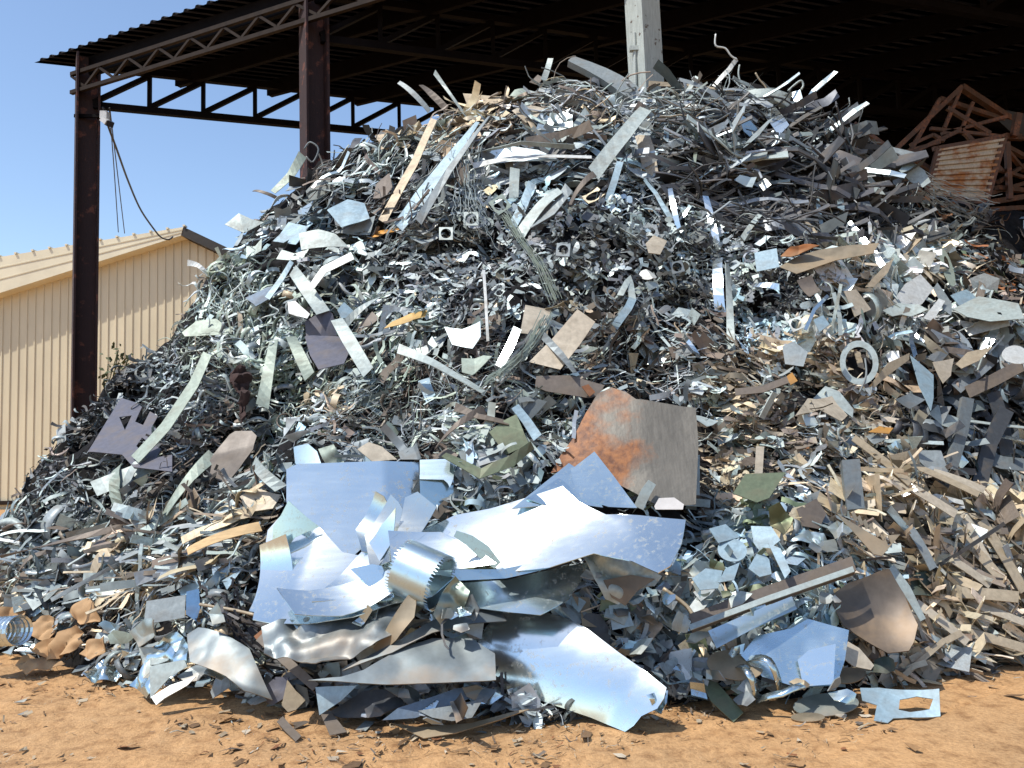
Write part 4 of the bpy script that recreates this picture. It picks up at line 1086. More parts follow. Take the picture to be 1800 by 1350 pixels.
for a_, b_ in zip(rows, rows[1:]): bm.faces.new((a_[0], a_[1], b_[1], b_[0]))
solidify(bm, .01); part('ribbed_sheet', bm, M['rust_panel'], cp)
for a_, b_ in ((0, 1), (1, 2), (2, 3), (3, 0)):
    bm = bmesh.new(); box_between(bm, c4[a_], c4[b_], .09, .05, tuple(nnp)); part('rim', bm, M['rust'], cp)
HP.append([(1650, 262), (1764, 243), (1733, 354), (1628, 348)]); LM.append((1690, 300, 'the rust streaked cream panel'))
for i, (a_, b_, lb) in enumerate([((1492, 222), (1500, 262), 'short rusted upright behind the heap edge'), ((1500, 218), (1552, 255), 'rusted bar sloping down to the mottled grey sheet'), ((1552, 255), (1545, 275), 'bent rusted bar end at the mottled grey sheet')]):
    bm = bmesh.new(); box_between(bm, at_Y(*a_, 10.9), at_Y(*b_, 10.9), .09, .05); solo('rusted_bar', bm, M['rust'], lb, 'bar')
# ---- top and middle of the heap
def SS(rows):
    for r in rows:
        ln, w2, cl_, lb = r[:4]; kw = dict(r[4]) if len(r) > 4 else {}
        kw.setdefault('off', .08); kw.setdefault('arch', .015)
        kw['arch'] = kw['arch'] + random.uniform(-.03, .05); kw.setdefault('twist', random.uniform(-.03, .03))
        strip('metal_strip', lb, 'strip', ln, w2, cl_, **kw)


def OO(rows):
    for r in rows:
        pl_, cl_, lb = r[:3]; kw = dict(r[3]) if len(r) > 3 else {}
        kw.setdefault('off', .08); kw.setdefault('tilt', (random.uniform(-15, 15), random.uniform(-15, 15)))
        if not kw.get('bend') and not kw.get('hole'): kw.setdefault('fold', (random.uniform(0, 180), random.choice((-1, 1)) * random.uniform(.03, .10), random.uniform(-.2, .4))); kw.setdefault('crumple', .006)
        sheet(kw.pop('name', 'sheet_offcut'), lb, kw.pop('cat', 'offcut'), pl_, cl_, **kw)


UP = (0, -.93, .36)
SS([('1003,103 1060,135 1100,160 1146,186', (18, 22, 24, 10), 'grey', 'wide steel channel sticking up left of the pale grey post', dict(lip=.08, n=(.1, -.8, .6), Y=9.75, lm='the channel by the grey post', rough=.3)),
    ('968,103 962,122 955,142', 10, 'pale', 'short strip standing up on the crest left of the wide channel', dict(n=UP, Y=9.85)),
    ('701,145 727,170 755,196', (7, 9, 8), 'grey', 'leftmost of three strips sticking out of the crest', dict(n=UP, Y=9.95, lm='the three crest strips')),
    ('740,150 760,170 786,193', (9, 11, 9), 'brown', 'middle brownish strip sticking out of the crest', dict(n=UP, Y=9.95)),
    ('764,127 792,168 824,213', 5, 'pale', 'thinnest and tallest strip sticking out of the crest', dict(n=UP, Y=9.85)),
    ('1135,192 1100,240 1043,306', 24, 'pale', 'long broad strip slanting down from the crest at the centre', dict(lm='the long broad slanting strip', n=(0, -.8, .6), off=.25)),
    ('1045,306 1025,335 1003,360', 8, 'brown', 'brown narrow strip continuing below the long broad slanting strip', dict(off=.2)),
    ('1032,195 1010,222 985,250', 10, 'pale', 'narrow pale strip parallel to the long broad slanting strip', {}),
    ('832,292 880,285 935,278 1040,277', (7, 6, 6, 8), 'white', 'long white strip lying almost level across the upper centre', dict(off=.13, lm='the long level white strip')),
    ('826,270 833,292', 4, 'white', 'short upright end of the long level white strip', dict(off=.22)),
    ('800,278 860,258 915,246 1010,258', 5, 'pale', 'thin bent strip above the long level white strip', dict(off=.2)),
    ('763,210 730,290 672,390', (12, 13, 14), 'tan', 'long tan strip slanting down at the upper left', dict(off=.13, lm='the long tan slanting strip')),
    ('840,215 790,280 740,345 700,400', (10, 20, 24, 16), 'blue', 'broad blue-grey strip slanting down right of the long tan strip', dict(off=.13, lm='the broad blue-grey strip')),
    ('860,205 830,245 790,300 735,390', 9, 'grey', 'thin strip along the right side of the broad blue-grey strip', dict(off=.23)),
    ('905,296 903,348', 17, 'pale', 'short pale upright strip below the long level white strip', dict(n=UP)),
    ('935,322 918,365 900,400', (12, 16, 18), 'blue', 'light blue strip left of two grey parallel strips', {}),
    ('985,335 955,365 915,412', 16, 'pale', 'left one of two grey parallel strips in the centre', {}),
    ('1000,330 970,372 932,400', 12, 'grey', 'right one of two grey parallel strips in the centre', {}),
    ('1090,285 1080,320 1068,355', 12, 'blue', 'blue-grey strip hanging below the long broad slanting strip', dict(n=UP)),
    ('1028,256 1045,268 1062,280', 9, 'blue', 'short blue strip meeting the long broad slanting strip', {}),
    ('1172,225 1168,268', 9, 'blue', 'blue strip behind the bent bracket', dict(n=UP)),
    ('1225,225 1223,265 1218,300', 6, 'green', 'green-grey upright rod in the dark strips', dict(n=UP)),
    ('1133,315 1160,345 1180,385', (5, 7, 8), 'blue', 'thin blue strip below the bent bracket', {}),
    ('1178,332 1186,365 1193,402', (8, 10, 9), 'white', 'short brilliant strip below the bent bracket', dict(mat='shiny', n='glint', rough=.24)),
    ('1240,345 1252,390 1264,440', (9, 14, 10), 'white', 'brilliant white strip in the dark centre right', dict(mat='shiny', n='glint', rough=.2, lm='the brilliant white strip')),
    ('1262,455 1265,500 1266,548', 18, 'white', 'broadest brilliant strip, below the other brilliant one', dict(mat='shiny', n='glint', rough=.24)),
    ('1278,465 1282,540 1286,630', (9, 12, 13), 'pale', 'long pale vertical strip beside the broadest brilliant strip', dict(n=UP, off=.2)),
    ('1305,420 1320,400 1336,378', 9, 'pale', 'pale strip right of the brilliant white strip', {}),
    ('1325,502 1370,505', 9, 'white', 'small level glaring strip right of the pale vertical strip', dict(mat='shiny', n='glint', rough=.24)),
    ('1200,588 1230,630', 7, 'white', 'thin glaring strip above the rusty plate', dict(mat='shiny', n='glint', rough=.24)),
    ('1475,335 1478,365 1476,400', 12, 'blue', 'light blue strip standing left of the notched pale sheet', dict(n=UP)),
    ('1436,350 1440,380 1447,420', 7, 'blue', 'thin bluish strip right of the dark strips', dict(n=UP)),
    ('1395,375 1415,395 1438,418', 4, 'tan', 'thin tan strip above the layered tan sheet', {}),
    ('1280,210 1305,222 1338,250', (24, 22, 20), 'dark', 'dark bent strip on the right of the crest', dict(mat='shiny', n=(.2, -.93, .1), rough=.3)),
    ('1345,188 1360,208 1378,230', (26, 25, 24), 'white', 'white-ended broad strip at the right of the crest', dict(mat='shiny', n=(-.2, -.75, .6), rough=.25)),
    ('1312,166 1350,172 1388,178', (14, 18, 20), 'pale', 'pale channel lying on the right end of the crest', dict(n=UP, lip=.06, lm='the pale channel on the crest')),
    ('1295,104 1280,128 1255,152', (6, 8, 8), 'white', 'pale strip curling up above the crest', dict(n=UP, Y=9.85)),
    ('1140,146 1230,152 1290,160', 5, 'tan', 'thin level strip at the foot of the pale grey post', dict(off=.1)),
    ('515,475 540,510 568,550', (18, 24, 25), 'pale', 'upper arm of the pale strips crossed on the left', dict(off=.16, lm='the crossed pale strips')),
    ('592,562 615,600 648,655', (20, 24, 24), 'pale', 'lower arm of the pale strips crossed on the left', dict(off=.16)),
    ('548,505 570,475 620,450', (12, 13, 12), 'white', 'curved whitish strip branching from the crossed pale strips', dict(off=.27)),
    ('605,572 635,548 668,522', (9, 10, 8), 'pale', 'thin pale strip right of the crossed pale strips', dict(off=.22)),
    ('513,460 495,490 470,525', (7, 9, 11), 'blue', 'blue-grey strip left of the crossed pale strips', dict(off=.22)),
    ('482,598 472,655 461,715', 19, 'green', 'pale green strip standing nearly upright on the left', dict(off=.16, lm='the pale green upright strip')),
    ('512,592 530,630 545,662', (14, 20, 22), 'green', 'pale green channel leaning right of the upright pale green strip', dict(off=.13, lip=.04)),
    ('365,622 340,675 290,750 238,808', (14, 17, 19, 20), 'green', 'very long pale strip slanting down over the notched purple plate', dict(off=.18, lm='the very long pale strip')),
    ('448,810 470,833 495,858', 18, 'pale', 'short pale box strip left of the broad flat pale sheet', dict(lip=.05, off=.2)),
    ('210,818 216,850 208,890', (20, 18, 12), 'green', 'curved green-grey strip below the notched purple plate', dict(arch=.06)),
    ('290,810 250,830 218,870', (10, 13, 16), 'pale', 'curved pale strip crossing the green-grey one', dict(arch=.06)),
    ('300,815 240,830 165,860', (16, 26, 20), 'pale', 'pale bent strip lying level below the notched purple plate', {}),
    ('375,800 335,850 290,905', 16, 'green', 'pale strip below the brown round-cornered plate', {}),
    ('330,970 395,948 458,926', 15, 'cream', 'plank', dict(mat='wood', off=.18, lm='the pale wooden plank')),
    ('210,985 270,960 335,935', 9, 'grey', 'long grey strip left of the pale wooden plank', {}),
    ('0,978 120,948 250,918', 6, 'brown', 'long thin brown strip crossing the left foot', {}),
    ('90,1055 190,1000 310,945', 7, 'grey', 'long thin grey strip sloping up to the pale wooden plank', {}),
    ('160,1030 185,990 205,965', (16, 18, 12), 'tan', 'broad tan strip at the left foot above the cardboard', {}),
    ('30,1010 60,985 120,962', 6, 'brown', 'thin brown strip at the far left foot', {}),
    ('700,613 760,640 850,690', (11, 12, 13), 'pale', 'long pale strip sloping down in the middle', dict(off=.13, lm='the long middle strip')),
    ('850,475 854,530 858,600', 5, 'white', 'thin white upright strip in the middle of the heap', dict(n=UP, off=.2)),
    ('910,577 895,610 877,645', 15, 'white', 'brilliant white strip beside the tan plates', dict(mat='shiny', n='glint', rough=.2, off=.2)),
    ('955,590 985,625 1010,655', (8, 12, 10), 'grey', 'grey strip crossing in front of the larger tan plate', dict(off=.18)),
    ('905,715 925,740 945,770', 16, 'blue', 'blue-grey strip above the olive curved strip', {}),
    ('780,800 845,838 900,815 935,782', (14, 20, 18, 10), 'olive', 'olive curved strip behind the shiny stack', dict(off=.13, n=(0, -.9, .4), lm='the olive curved strip')),
    ('800,715 840,735 895,745', (10, 9, 12), 'brown', 'brown strip above the olive curved strip', {}),
    ('765,790 805,755 850,720', 8, 'brown', 'thin brown strip slanting up behind the olive curved strip', {}),
    ('480,338 510,308 532,272', 14, 'green', 'pale green board sticking out against the sky near the second post', dict(n=UP, Y=9.95, lm='the board against the sky')),
    ('445,335 465,343 490,350', 5, 'brown', 'thin brown strip poking out left of the board near the second post', dict(n=UP)),
    ('330,462 350,470 368,484', 8, 'white', 'white bent strip at the left edge against the cladding', dict(n=UP)),
    ('1090,520 1105,490 1112,530', 10, 'pale', 'pale strip in the small stampings right of the middle', {}),
    ('1080,575 1100,550 1112,525', 14, 'blue', 'light blue strip above the dark hole', {}),
    ])
OO([('1116,238 1122,234 1142,236 1150,262 1157,300 1150,306 1130,305 1124,270', 'cream', 'bent bracket plate with a rounded top near the crest', dict(name='bent_bracket', cat='bracket', bend=(80, -.06), lm='the bent bracket', off=.13, rough=.3, n=(-.1, -.85, .5))),
    ('835,292 868,262 905,258 945,262 985,278 960,280 900,284', 'white', 'bright white irregular sheet above the long level white strip', dict(off=.12, mat='shiny', n=(-.2, -.65, .73))),
    ('965,215 980,200 1005,190 1008,225 985,232 962,228', 'white', 'crumpled white sheet left of the narrow pale strip', dict(crumple=.03, mat='shiny')),
    ('900,195 935,178 960,185 945,205 925,215 910,205', 'cream', 'cream sheet fragment on the left crest', dict(crumple=.02)),
    ('815,170 880,170 925,172 880,182 820,182', 'tan', 'long tan slab on the left crest', dict(n=UP, lm='the long tan slab')),
    ('890,175 905,160 925,156 930,168 905,178', 'green', 'curved grey-green sheet on the left crest', dict(bend=(0, -.05))),
    ('945,150 930,145 945,134 955,140', 'brown', 'small brown sheet at the foot of the short standing strip', dict(n=UP, Y=9.85)),
    ('655,345 660,320 685,305 690,330 675,350', 'brown', 'brown plate left of the long tan slanting strip', {}),
    ('785,335 800,305 825,292 822,320 800,335', 'brown', 'brown curved plate right of the broad blue-grey strip', {}),
    ('645,420 670,405 700,392 695,402 665,416', 'orange', 'orange torn strip below the long tan slanting strip', dict(mat='dusty')),
    ('525,410 560,405 590,412 612,432 570,436 530,440', 'pale', 'pale bumper-like plate in the upper left', dict(off=.13, bend=(0, -.04), lm='the pale bumper-like plate')),
    ('575,370 610,345 640,352 650,385 600,400', 'blue', 'blue-grey sheet fan upper left', dict(off=.2)),
    ('480,425 510,395 545,402 520,430', 'blue', 'blue-grey sheet left of the pale bumper-like plate', {}),
    ('395,395 420,375 445,390 470,400 430,410', 'pale', 'pale sheet at the left edge against the sky', dict(n=UP)),
    ('510,535 522,532 545,552 540,560 510,553', 'white', 'white offcut left of the grey crossed plates', dict(off=.18)),
    ('536,560 575,543 585,552 592,590 538,592', 'purple', 'upper dull grey plate below the crossed pale strips', dict(off=.18, mat='paint', rough=.55, lm='the dull grey plates')),
    ('536,592 550,590 613,590 617,612 605,640 560,650 545,625', 'purple', 'lower dull grey plate below the crossed pale strips', dict(off=.28, mat='paint', rough=.55)),
    ('593,545 605,530 622,548 620,560 600,560', 'blue', 'small blue offcut right of the dull grey plates', dict(off=.22)),
    ('617,575 655,548 667,560 630,592', 'brown', 'brown box-like offcut right of the dull grey plates', dict(off=.18, mat='paint')),
    ('675,578 690,566 748,540 745,552 722,565 700,572', 'yellow', 'mustard yellow offcut in the middle left', dict(off=.13, mat='paint', rough=.6, lm='the mustard yellow offcut')),
    ('925,530 970,535 962,590 914,586', 'cream', 'smaller tan plate standing in the middle', dict(off=.13, mat='paint', rough=.5, lm='the smaller tan plate')),
    ('930,637 1015,552 1046,572 985,650', 'cream', 'larger tan plate leaning in the middle', dict(off=.18, mat='paint', rough=.5, lm='the larger tan plate')),
    ('783,577 812,578 845,565 846,592 830,612 795,606', 'white', 'bright bowl-shaped sheet left of the tan plates', dict(mat='shiny', bend=(0, .05), n=(-.25, -.8, .5), off=.18)),
    ('811,630 850,632 865,640 830,660 812,655', 'green', 'green-grey sheet under the bright bowl-shaped sheet', {}),
    ('733,668 752,661 766,695 750,708', 'blue', 'light blue rectangle in the middle left', dict(off=.13, lm='the light blue rectangle')),
    ('515,785 545,782 560,795 575,845 540,828 520,815', 'blue', 'curved light blue sheet above the broad flat pale sheet', dict(bend=(0, -.05), mat='shiny')),
    ('560,790 590,785 605,815 575,820', 'green', 'creased greenish sheet right of the curved light blue one', dict(crumple=.03, cf=6)),
    ('628,790 648,776 672,784 698,808 655,812', 'cream', 'cream rounded sheet above the broad flat pale sheet', dict(off=.13, mat='paint', lm='the cream rounded sheet')),
    ('700,795 735,782 742,808 705,808', 'mid', 'grey sheet right of the cream rounded sheet', {}),
    ('752,795 785,788 806,800 800,806 760,806', 'brown', 'brown curved sheet behind the small light blue sheet', dict(mat='paint')),
    ('860,760 890,735 905,725 930,780 890,800', 'olive', 'dark green-grey sheet above the olive curved strip', {}),
    ('155,795 213,700 238,708 250,716 238,742 252,748 264,724 278,732 268,750 280,757 262,778 250,770 240,785 252,796 268,782 284,790 275,805 303,800 303,830 235,822 215,800 165,795', 'purple', 'notched purple-grey plate with triangular and square cut-outs on the left slope', dict(name='notched_plate', cat='plate', hole=['210,734 232,731 220,757'], off=.13, mat='paint', rough=.4, lm='the notched purple plate')),
    ('362,835 365,815 400,762 410,755 440,755 450,765 445,790 420,825 398,850', 'brown', 'brown round-cornered plate leaning on the left slope', dict(name='round_cornered_plate', cat='plate', off=.13, mat='paint', rough=.5, lm='the round-cornered plate')),
    ('320,585 345,565 380,560 400,575 440,565 400,588 325,592', 'green', 'long pale green sheet on the upper left slope', {}),
    ('430,520 470,505 500,510 450,540', 'deep', 'dark blue-green sheet below the blue-grey strip', {}),
    ('425,880 450,865 495,870 480,895 445,900', 'cream', 'cream folded sheet left of the greenish curled corner', {}),
    ('350,960 375,955 372,985 362,1000', 'blue', 'blue flap hanging below the pale wooden plank', dict(bend=(0, .04))),
    ('150,1035 180,1030 215,1040 205,1050 170,1048', 'pale', 'light folded sheet above the cardboard', {}),
    ('1300,315 1290,325 1322,330 1330,312', 'dark', 'dark gleaming offcut among the dark strips', dict(mat='shiny')),
    ('1330,318 1345,312 1356,325 1342,336', 'cream', 'small glowing cream square in the dark strips', dict(mat='shiny', n='glint')),
    ('1135,428 1150,412 1172,425 1160,448 1140,445', 'cream', 'cream square offcut right of the middle', dict(off=.18, lm='the cream square offcut')),
    (ell(1138, 483, 14, 9), 'white', 'small white oval right of the middle', dict(name='steel_disc', cat='disc', off=.16)),
    ('1395,735 1420,700 1460,700 1490,730 1480,740 1440,720', 'cream', 'cream jagged edge of the brown layered scrap', dict(crumple=.02)),
    ('1430,700 1450,680 1475,690 1500,720 1498,735 1470,715', 'pale', 'pale sawtooth sheet right of the brown layered scrap', dict(bend=(0, -.03))),
    ('1480,780 1500,765 1515,775 1490,795', 'grey', 'grey offcut at the foot of the brown layered scrap', {}),
    ('1590,790 1650,795 1665,830 1630,825', 'grey', 'curved grey sheet at the mouth of the cavern', {}),
    ('1385,955 1420,930 1450,935 1470,965 1440,960', 'pale', 'crumpled shiny sheet above the long two-tone channel', dict(mat='shiny', crumple=.05, cf=6)),
    ('1400,895 1430,880 1450,905 1440,930 1410,925', 'brown', 'brown bent sheet below the dark grey bar', dict(mat='paint')),
    ('1600,1010 1625,1005 1650,1030 1635,1050 1605,1045', 'bottle', 'dark green bent sheet right of the brown dished plate', dict(mat='paint', bend=(0, -.05), rough=.35)),
    ])
for o in list(C.objects):
    if o.get('label') == 'plank':
        o.name = 'wooden_plank'; o['label'] = 'pale wooden plank lying left of the largest bright sheet'; o['category'] = 'plank'
# punched square frames (stamping skeletons) that stand out
def punched(cx, cy, r, rot, color, label):
    out = [(cx + r * 1.414 * math.cos(R(rot + a)), cy + r * 1.3 * math.sin(R(rot + a))) for a in (0, 90, 180, 270)]
    sheet('punched_plate', label, 'punched plate', out, color, hole=[ell(cx, cy, r * .78, r * .72, 0, 18)], off=.18, rough=.4, group='square plates with a round hole punched out')


for a_ in [(784, 411, 12, 45, 'pale', 'square plate with a punched round hole below the wire bundle'), (879, 360, 15, 10, 'green', 'diamond-tilted punched plate near the light blue strip'), (828, 385, 13, 45, 'pale', 'punched square plate left of the diamond-tilted one'),
           (1400, 570, 12, 20, 'grey', 'punched plate left of the blue bent bracket'), (1190, 470, 11, 30, 'grey', 'punched plate right of the small white oval'), (990, 440, 12, 50, 'grey', 'punched plate in the small stampings of the centre')]:
    punched(*a_)
# brown cloth
sheet('cloth_rag', 'dark brown rag hanging on the left slope', 'rag', '405,655 418,645 436,650 440,668 434,690 432,735 424,742 420,700 408,680', 'dark', 'cloth', off=.16, crumple=.07, cf=9, rough=.95, lm='the dark brown rag', th=.02)
# bundle of thin wires in the middle
def bundle(path, n, spread, label, color='pale', r=.004, off=.16):
    P = np.array(pts_of(path)); base = on_heap(P[:, 0], P[:, 1]); nv = np.array([0, -.7, .7])
    bm = bmesh.new()
    for k in range(n):
        d0 = rng.normal(0, spread, 3); pts = []
        for j in range(17):
            s = j / 16 * (len(P) - 1); i = min(int(s), len(P) - 2); t = s - i
            p = base[i] * (1 - t) + base[i + 1] * t
            fan = 1 + .8 * abs(j / 16 - .4) * 2
            pts.append(p + nv * off + d0 * fan + rng.normal(0, spread * .18, 3))
        tube(bm, pts, r, 3, False)
    return lib('wire_bundle', bm, 'scrap', color, .35, label, 'wire bundle', None, False)


bundle('890,400 920,450 950,490 978,552', 12, .018, 'wire bundle running down to the smaller tan plate', 'green', .0035)
bundle('960,590 930,640 890,680 865,700', 20, .022, 'pale wire bundle spilling below the tan plates', 'green')
bundle('825,290 822,340 828,390 845,420', 22, .06, 'loose wires hanging from the brown curved plate')
bundle('560,275 620,262 700,250 740,240', 30, .05, 'dark wire coils on the left crest beside the second post', 'mid', .005)
bundle('1580,380 1600,340 1650,375 1720,400', 24, .07, 'tangled pale wires in the shade below the cream panel', 'grey', .005)
bundle('400,1085 415,1100 440,1130 475,1150', 20, .06, 'black shredded strips in the hollow by the arched dull sheet', 'black', .01)


def wire(line, r, color, label, Y=None, off=.2):
    P = np.array(pts_of(line)); b = on_heap(P[:, 0], P[:, 1])
    pts = [at_Y(x, y, Y) if (Y or np.isnan(q[0])) and Y else q + np.array([0, -.7, .7]) * off for (x, y), q in zip(P, b)]
    bm = bmesh.new(); pp = []
    for i in range(len(pts) - 1):
        p0, p1, p2, p3 = pts[max(i - 1, 0)], pts[i], pts[i + 1], pts[min(i + 2, len(pts) - 1)]
        for t in (0, .25, .5, .75): pp.append(.5 * ((2 * p1) + (-p0 + p2) * t + (2 * p0 - 5 * p1 + 4 * p2 - p3) * t * t + (-p0 + 3 * p1 - 3 * p2 + p3) * t ** 3))
    pp.append(pts[-1]); tube(bm, pp, r, 5)
    return lib('bent_wire', bm, 'scrap', color, .35, label, 'wire', None, True)


wire('1258,60 1258,80 1275,85 1285,98 1296,105', .012, 'white', 'thin curly end of strip rising highest above the crest', 9.8)
wire('1300,114 1298,130 1302,150 1296,160', .012, 'pale', 'thin upright wire right of the curling strip', 9.8)
wire('1328,128 1335,140 1345,152 1350,165', .012, 'tan', 'thin bent wire on the right of the crest', 9.8)
wire('1385,160 1398,148 1408,142 1412,150 1408,158', .014, 'pale', 'small loop of wire at the right end of the crest', 9.9)
wire('1455,205 1490,240 1515,275', .012, 'grey', 'dark rod slanting down in the shade right of the crest', 9.9)
wire('535,262 545,250 560,262 550,285 538,275', .012, 'mid', 'wire loop in front of the second post', 9.9)
wire('1745,585 1740,600 1720,640 1705,680', .01, 'pale', 'thin wire in front of the glaring bent sheet')
wire('1510,660 1512,690 1500,720', .01, 'mid', 'thin wire hanging through the flat steel ring')
wire('365,1090 420,1100 460,1110', .012, 'tan', 'thin rod beside the plain grey rectangle')
wire('1160,1065 1200,1095 1215,1120', .015, 'tan', 'tan bent rod right of the hollow')
wire('1385,1130 1382,1160 1385,1200', .008, 'white', 'white wavy wire hanging on the blue square sheet')


def near_label(px_, py_):
    d = [math.hypot(a - px_, b - py_) for a, b, _ in LM]; j = min(range(len(d)), key=d.__getitem__)
    dx, dy = px_ - LM[j][0], py_ - LM[j][1]
    if abs(dx) > 1.8 * abs(dy): rel = 'right of' if dx > 0 else 'left of'
    elif abs(dy) > 1.8 * abs(dx): rel = 'below' if dy > 0 else 'above'
    else: rel = ('lower ' if dy > 0 else 'upper ') + ('right of' if dx > 0 else 'left of')
    return f"{'close ' if d[j] < 28 else '' if d[j] < 62 else 'far '}{rel} {LM[j][2]}"


rs = random.Random(11)
for zone, num, cols, lo, hi in (([(470, 1040), (730, 1040), (800, 1090), (640, 1160), (480, 1150)], 16, ['pale', 'green', 'tan', 'grey'], 26, 62), ([(760, 1040), (840, 1040), (850, 1100), (740, 1120)], 6, ['green', 'pale', 'mid'], 22, 50),
                                ([(1010, 960), (1200, 960), (1210, 1180), (1060, 1100)], 22, ['pale', 'grey', 'blue', 'mid'], 24, 60), ([(560, 1215), (900, 1215), (880, 1270), (600, 1265)], 14, ['mid', 'deep', 'grey', 'dark'], 26, 70),
                                ([(180, 1080), (450, 1070), (480, 1240), (240, 1200)], 20, ['grey', 'pale', 'blue', 'green'], 24, 66), ([(1190, 900), (1480, 890), (1500, 1060), (1220, 1180)], 22, ['pale', 'blue', 'grey', 'olive'], 22, 54),
                                ([(1180, 1180), (1500, 1170), (1500, 1225), (1200, 1230)], 10, ['tan', 'pale', 'grey'], 22, 50)):
    k = 0
    while k < num:
        x_ = rs.uniform(min(p[0] for p in zone), max(p[0] for p in zone)); y_ = rs.uniform(min(p[1] for p in zone), max(p[1] for p in zone))
        if not bool(inpoly(np.array([x_]), np.array([y_]), zone)[0]): continue
        k += 1
        n_ = rs.randint(4, 6); r_ = rs.uniform(lo, hi) / 2; a0 = rs.uniform(0, 6.28); asp = rs.uniform(.45, .9); rot = rs.uniform(-.5, .7)
        pl_ = []
        for q in range(n_):
            t = a0 + (q + rs.uniform(-.28, .28)) * 6.283 / n_; rr_ = r_ * rs.uniform(.65, 1.25)
            u1, v1 = rr_ * math.cos(t), rr_ * asp * math.sin(t)
            pl_.append((x_ + u1 * math.cos(rot) + v1 * math.sin(rot), y_ - u1 * math.sin(rot) + v1 * math.cos(rot)))
        cl_ = rs.choice(cols); mt = rs.choice(['dusty', 'scrap', 'scrap', 'shiny'])
        word = dict(pale='pale grey', green='grey-green', tan='tan', grey='grey', mid='dull grey', blue='blue-grey', deep='dark blue', dark='dark', olive='olive')[cl_]
        fo = (rs.uniform(0, 180), rs.choice([-1, 1]) * rs.uniform(.04, .14), rs.uniform(-.3, .3))
        sheet('crumpled_sheet', f"{word} torn and creased bit of sheet {near_label(x_, y_)}", 'sheet', pl_, cl_, mt, n=(rs.uniform(-.5, .4), -.85, rs.uniform(.1, .8)), off=rs.uniform(.10, .34), crumple=rs.uniform(.006, .035), fold=fo, cf=rs.uniform(3, 7),
              rough=.3 if mt == 'shiny' else .5, group='torn and creased bits of sheet near the foot of the heap', keep=False, smooth=False)
# ------------------------------------------------------------------ scrap piece shapes (unit length along x, thin along z)
def t_strip(wr, segs=4, bend=.0, kink=0.0, wig=0.0):
    xs_ = np.linspace(-.5, .5, segs + 1); v = []
    ph = rng.uniform(0, 6.28)
    for x_ in xs_:
        z = bend * (4 * x_ * x_ - .4) + (abs(x_ - .1) * kink) + wig * math.sin(x_ * 9 + ph)
        y = wig * .7 * math.cos(x_ * 7 + ph)
        v += [(x_, y - wr / 2, z), (x_, y + wr / 2, z + wr * rng.normal(0, .12))]
    return np.array(v), [(2 * i, 2 * i + 2, 2 * i + 3, 2 * i + 1) for i in range(segs)]


def t_ribbon(wr, segs=10, amp=.12, turns=1.5):
    v = []; p1, p2 = rng.uniform(0, 6.28, 2)
    for i in range(segs + 1):
        s = i / segs; x_ = s - .5; a = s * turns * 6.28
        y = amp * math.sin(a + p1); z = amp * .9 * math.cos(a * .8 + p2)
        tw = .9 * math.sin(a * .5 + p2)
        v += [(x_, y - wr / 2 * math.cos(tw), z - wr / 2 * math.sin(tw)), (x_, y + wr / 2 * math.cos(tw), z + wr / 2 * math.sin(tw))]
    return np.array(v), [(2 * i, 2 * i + 2, 2 * i + 3, 2 * i + 1) for i in range(segs)]


def t_curl(wr, segs=10, ang=4.2, r0=.38):
    v = []
    for i in range(segs + 1):
        a = ang * i / segs; r_ = r0 * (1 - .35 * i / segs)
        for s in (-1, 1): v.append((r_ * math.cos(a), s * wr / 2, r_ * math.sin(a)))
    v = np.array(v); v[:, 2] -= v[:, 2].mean() * .6
    return v, [(2 * i, 2 * i + 2, 2 * i + 3, 2 * i + 1) for i in range(segs)]


def t_poly(asp, n=5, jag=.25, bend=.06):
    an = np.sort(rng.uniform(0, 6.28, n) * .3 + np.linspace(0, 6.28, n, endpoint=False) * .7 + rng.uniform(0, 6))
    r_ = 1 + rng.uniform(-jag, jag, n)
    v = [(0.5 * r_[i] * math.cos(an[i]), .5 * asp * r_[i] * math.sin(an[i])) for i in range(n)]
    v = [(0, 0)] + v
    v = [(x_, y, bend * (4 * x_ * x_) + bend * .6 * rng.normal()) for x_, y in v]
    return np.array(v), [(0, 1 + i, 1 + (i + 1) % n) for i in range(n)]


def t_rect(asp, bend=.05, cut=True):
    h = .5 * asp
    v = [(-.5, -h), (0, -h), (.5, -h), (.5, h), (0, h), (-.5, h)]
    if cut:
        k = rng.integers(0, 6); v[k] = (v[k][0] * rng.uniform(.55, .9), v[k][1] * rng.uniform(.5, 1.0))
    v = [(x_ + rng.normal(0, .02), y + rng.normal(0, .02) * asp, bend * (1 if abs(x_) > .3 else 0) * rng.uniform(.3, 1)) for x_, y in v]
    return np.array(v), [(0, 1, 4, 5), (1, 2, 3, 4)]


def t_angle(wr):
    v = [(-.5, -wr, 0), (.5, -wr, 0), (.5, 0, 0), (-.5, 0, 0), (.5, 0, -wr * .8), (-.5, 0, -wr * .8)]
    return np.array(v), [(0, 1, 2, 3), (3, 2, 4, 5)]


def t_beads(wr, n=4):
    """web left over from stamping: a strip with scalloped edges"""
    segs = n * 4; v = []
    b = rng.uniform(-.15, .15); ph = rng.uniform(0, 6)
    for i in range(segs + 1):
        s = i / segs; w_ = wr * (.28 + .72 * abs(math.sin(s * n * math.pi)) ** .8)
        y0 = .08 * math.sin(s * 5 + ph); z = b * (4 * (s - .5) ** 2)
        v += [(s - .5, y0 - w_ / 2, z), (s - .5, y0 + w_ / 2, z)]
    return np.array(v), [(2 * i, 2 * i + 2, 2 * i + 3, 2 * i + 1) for i in range(segs)]


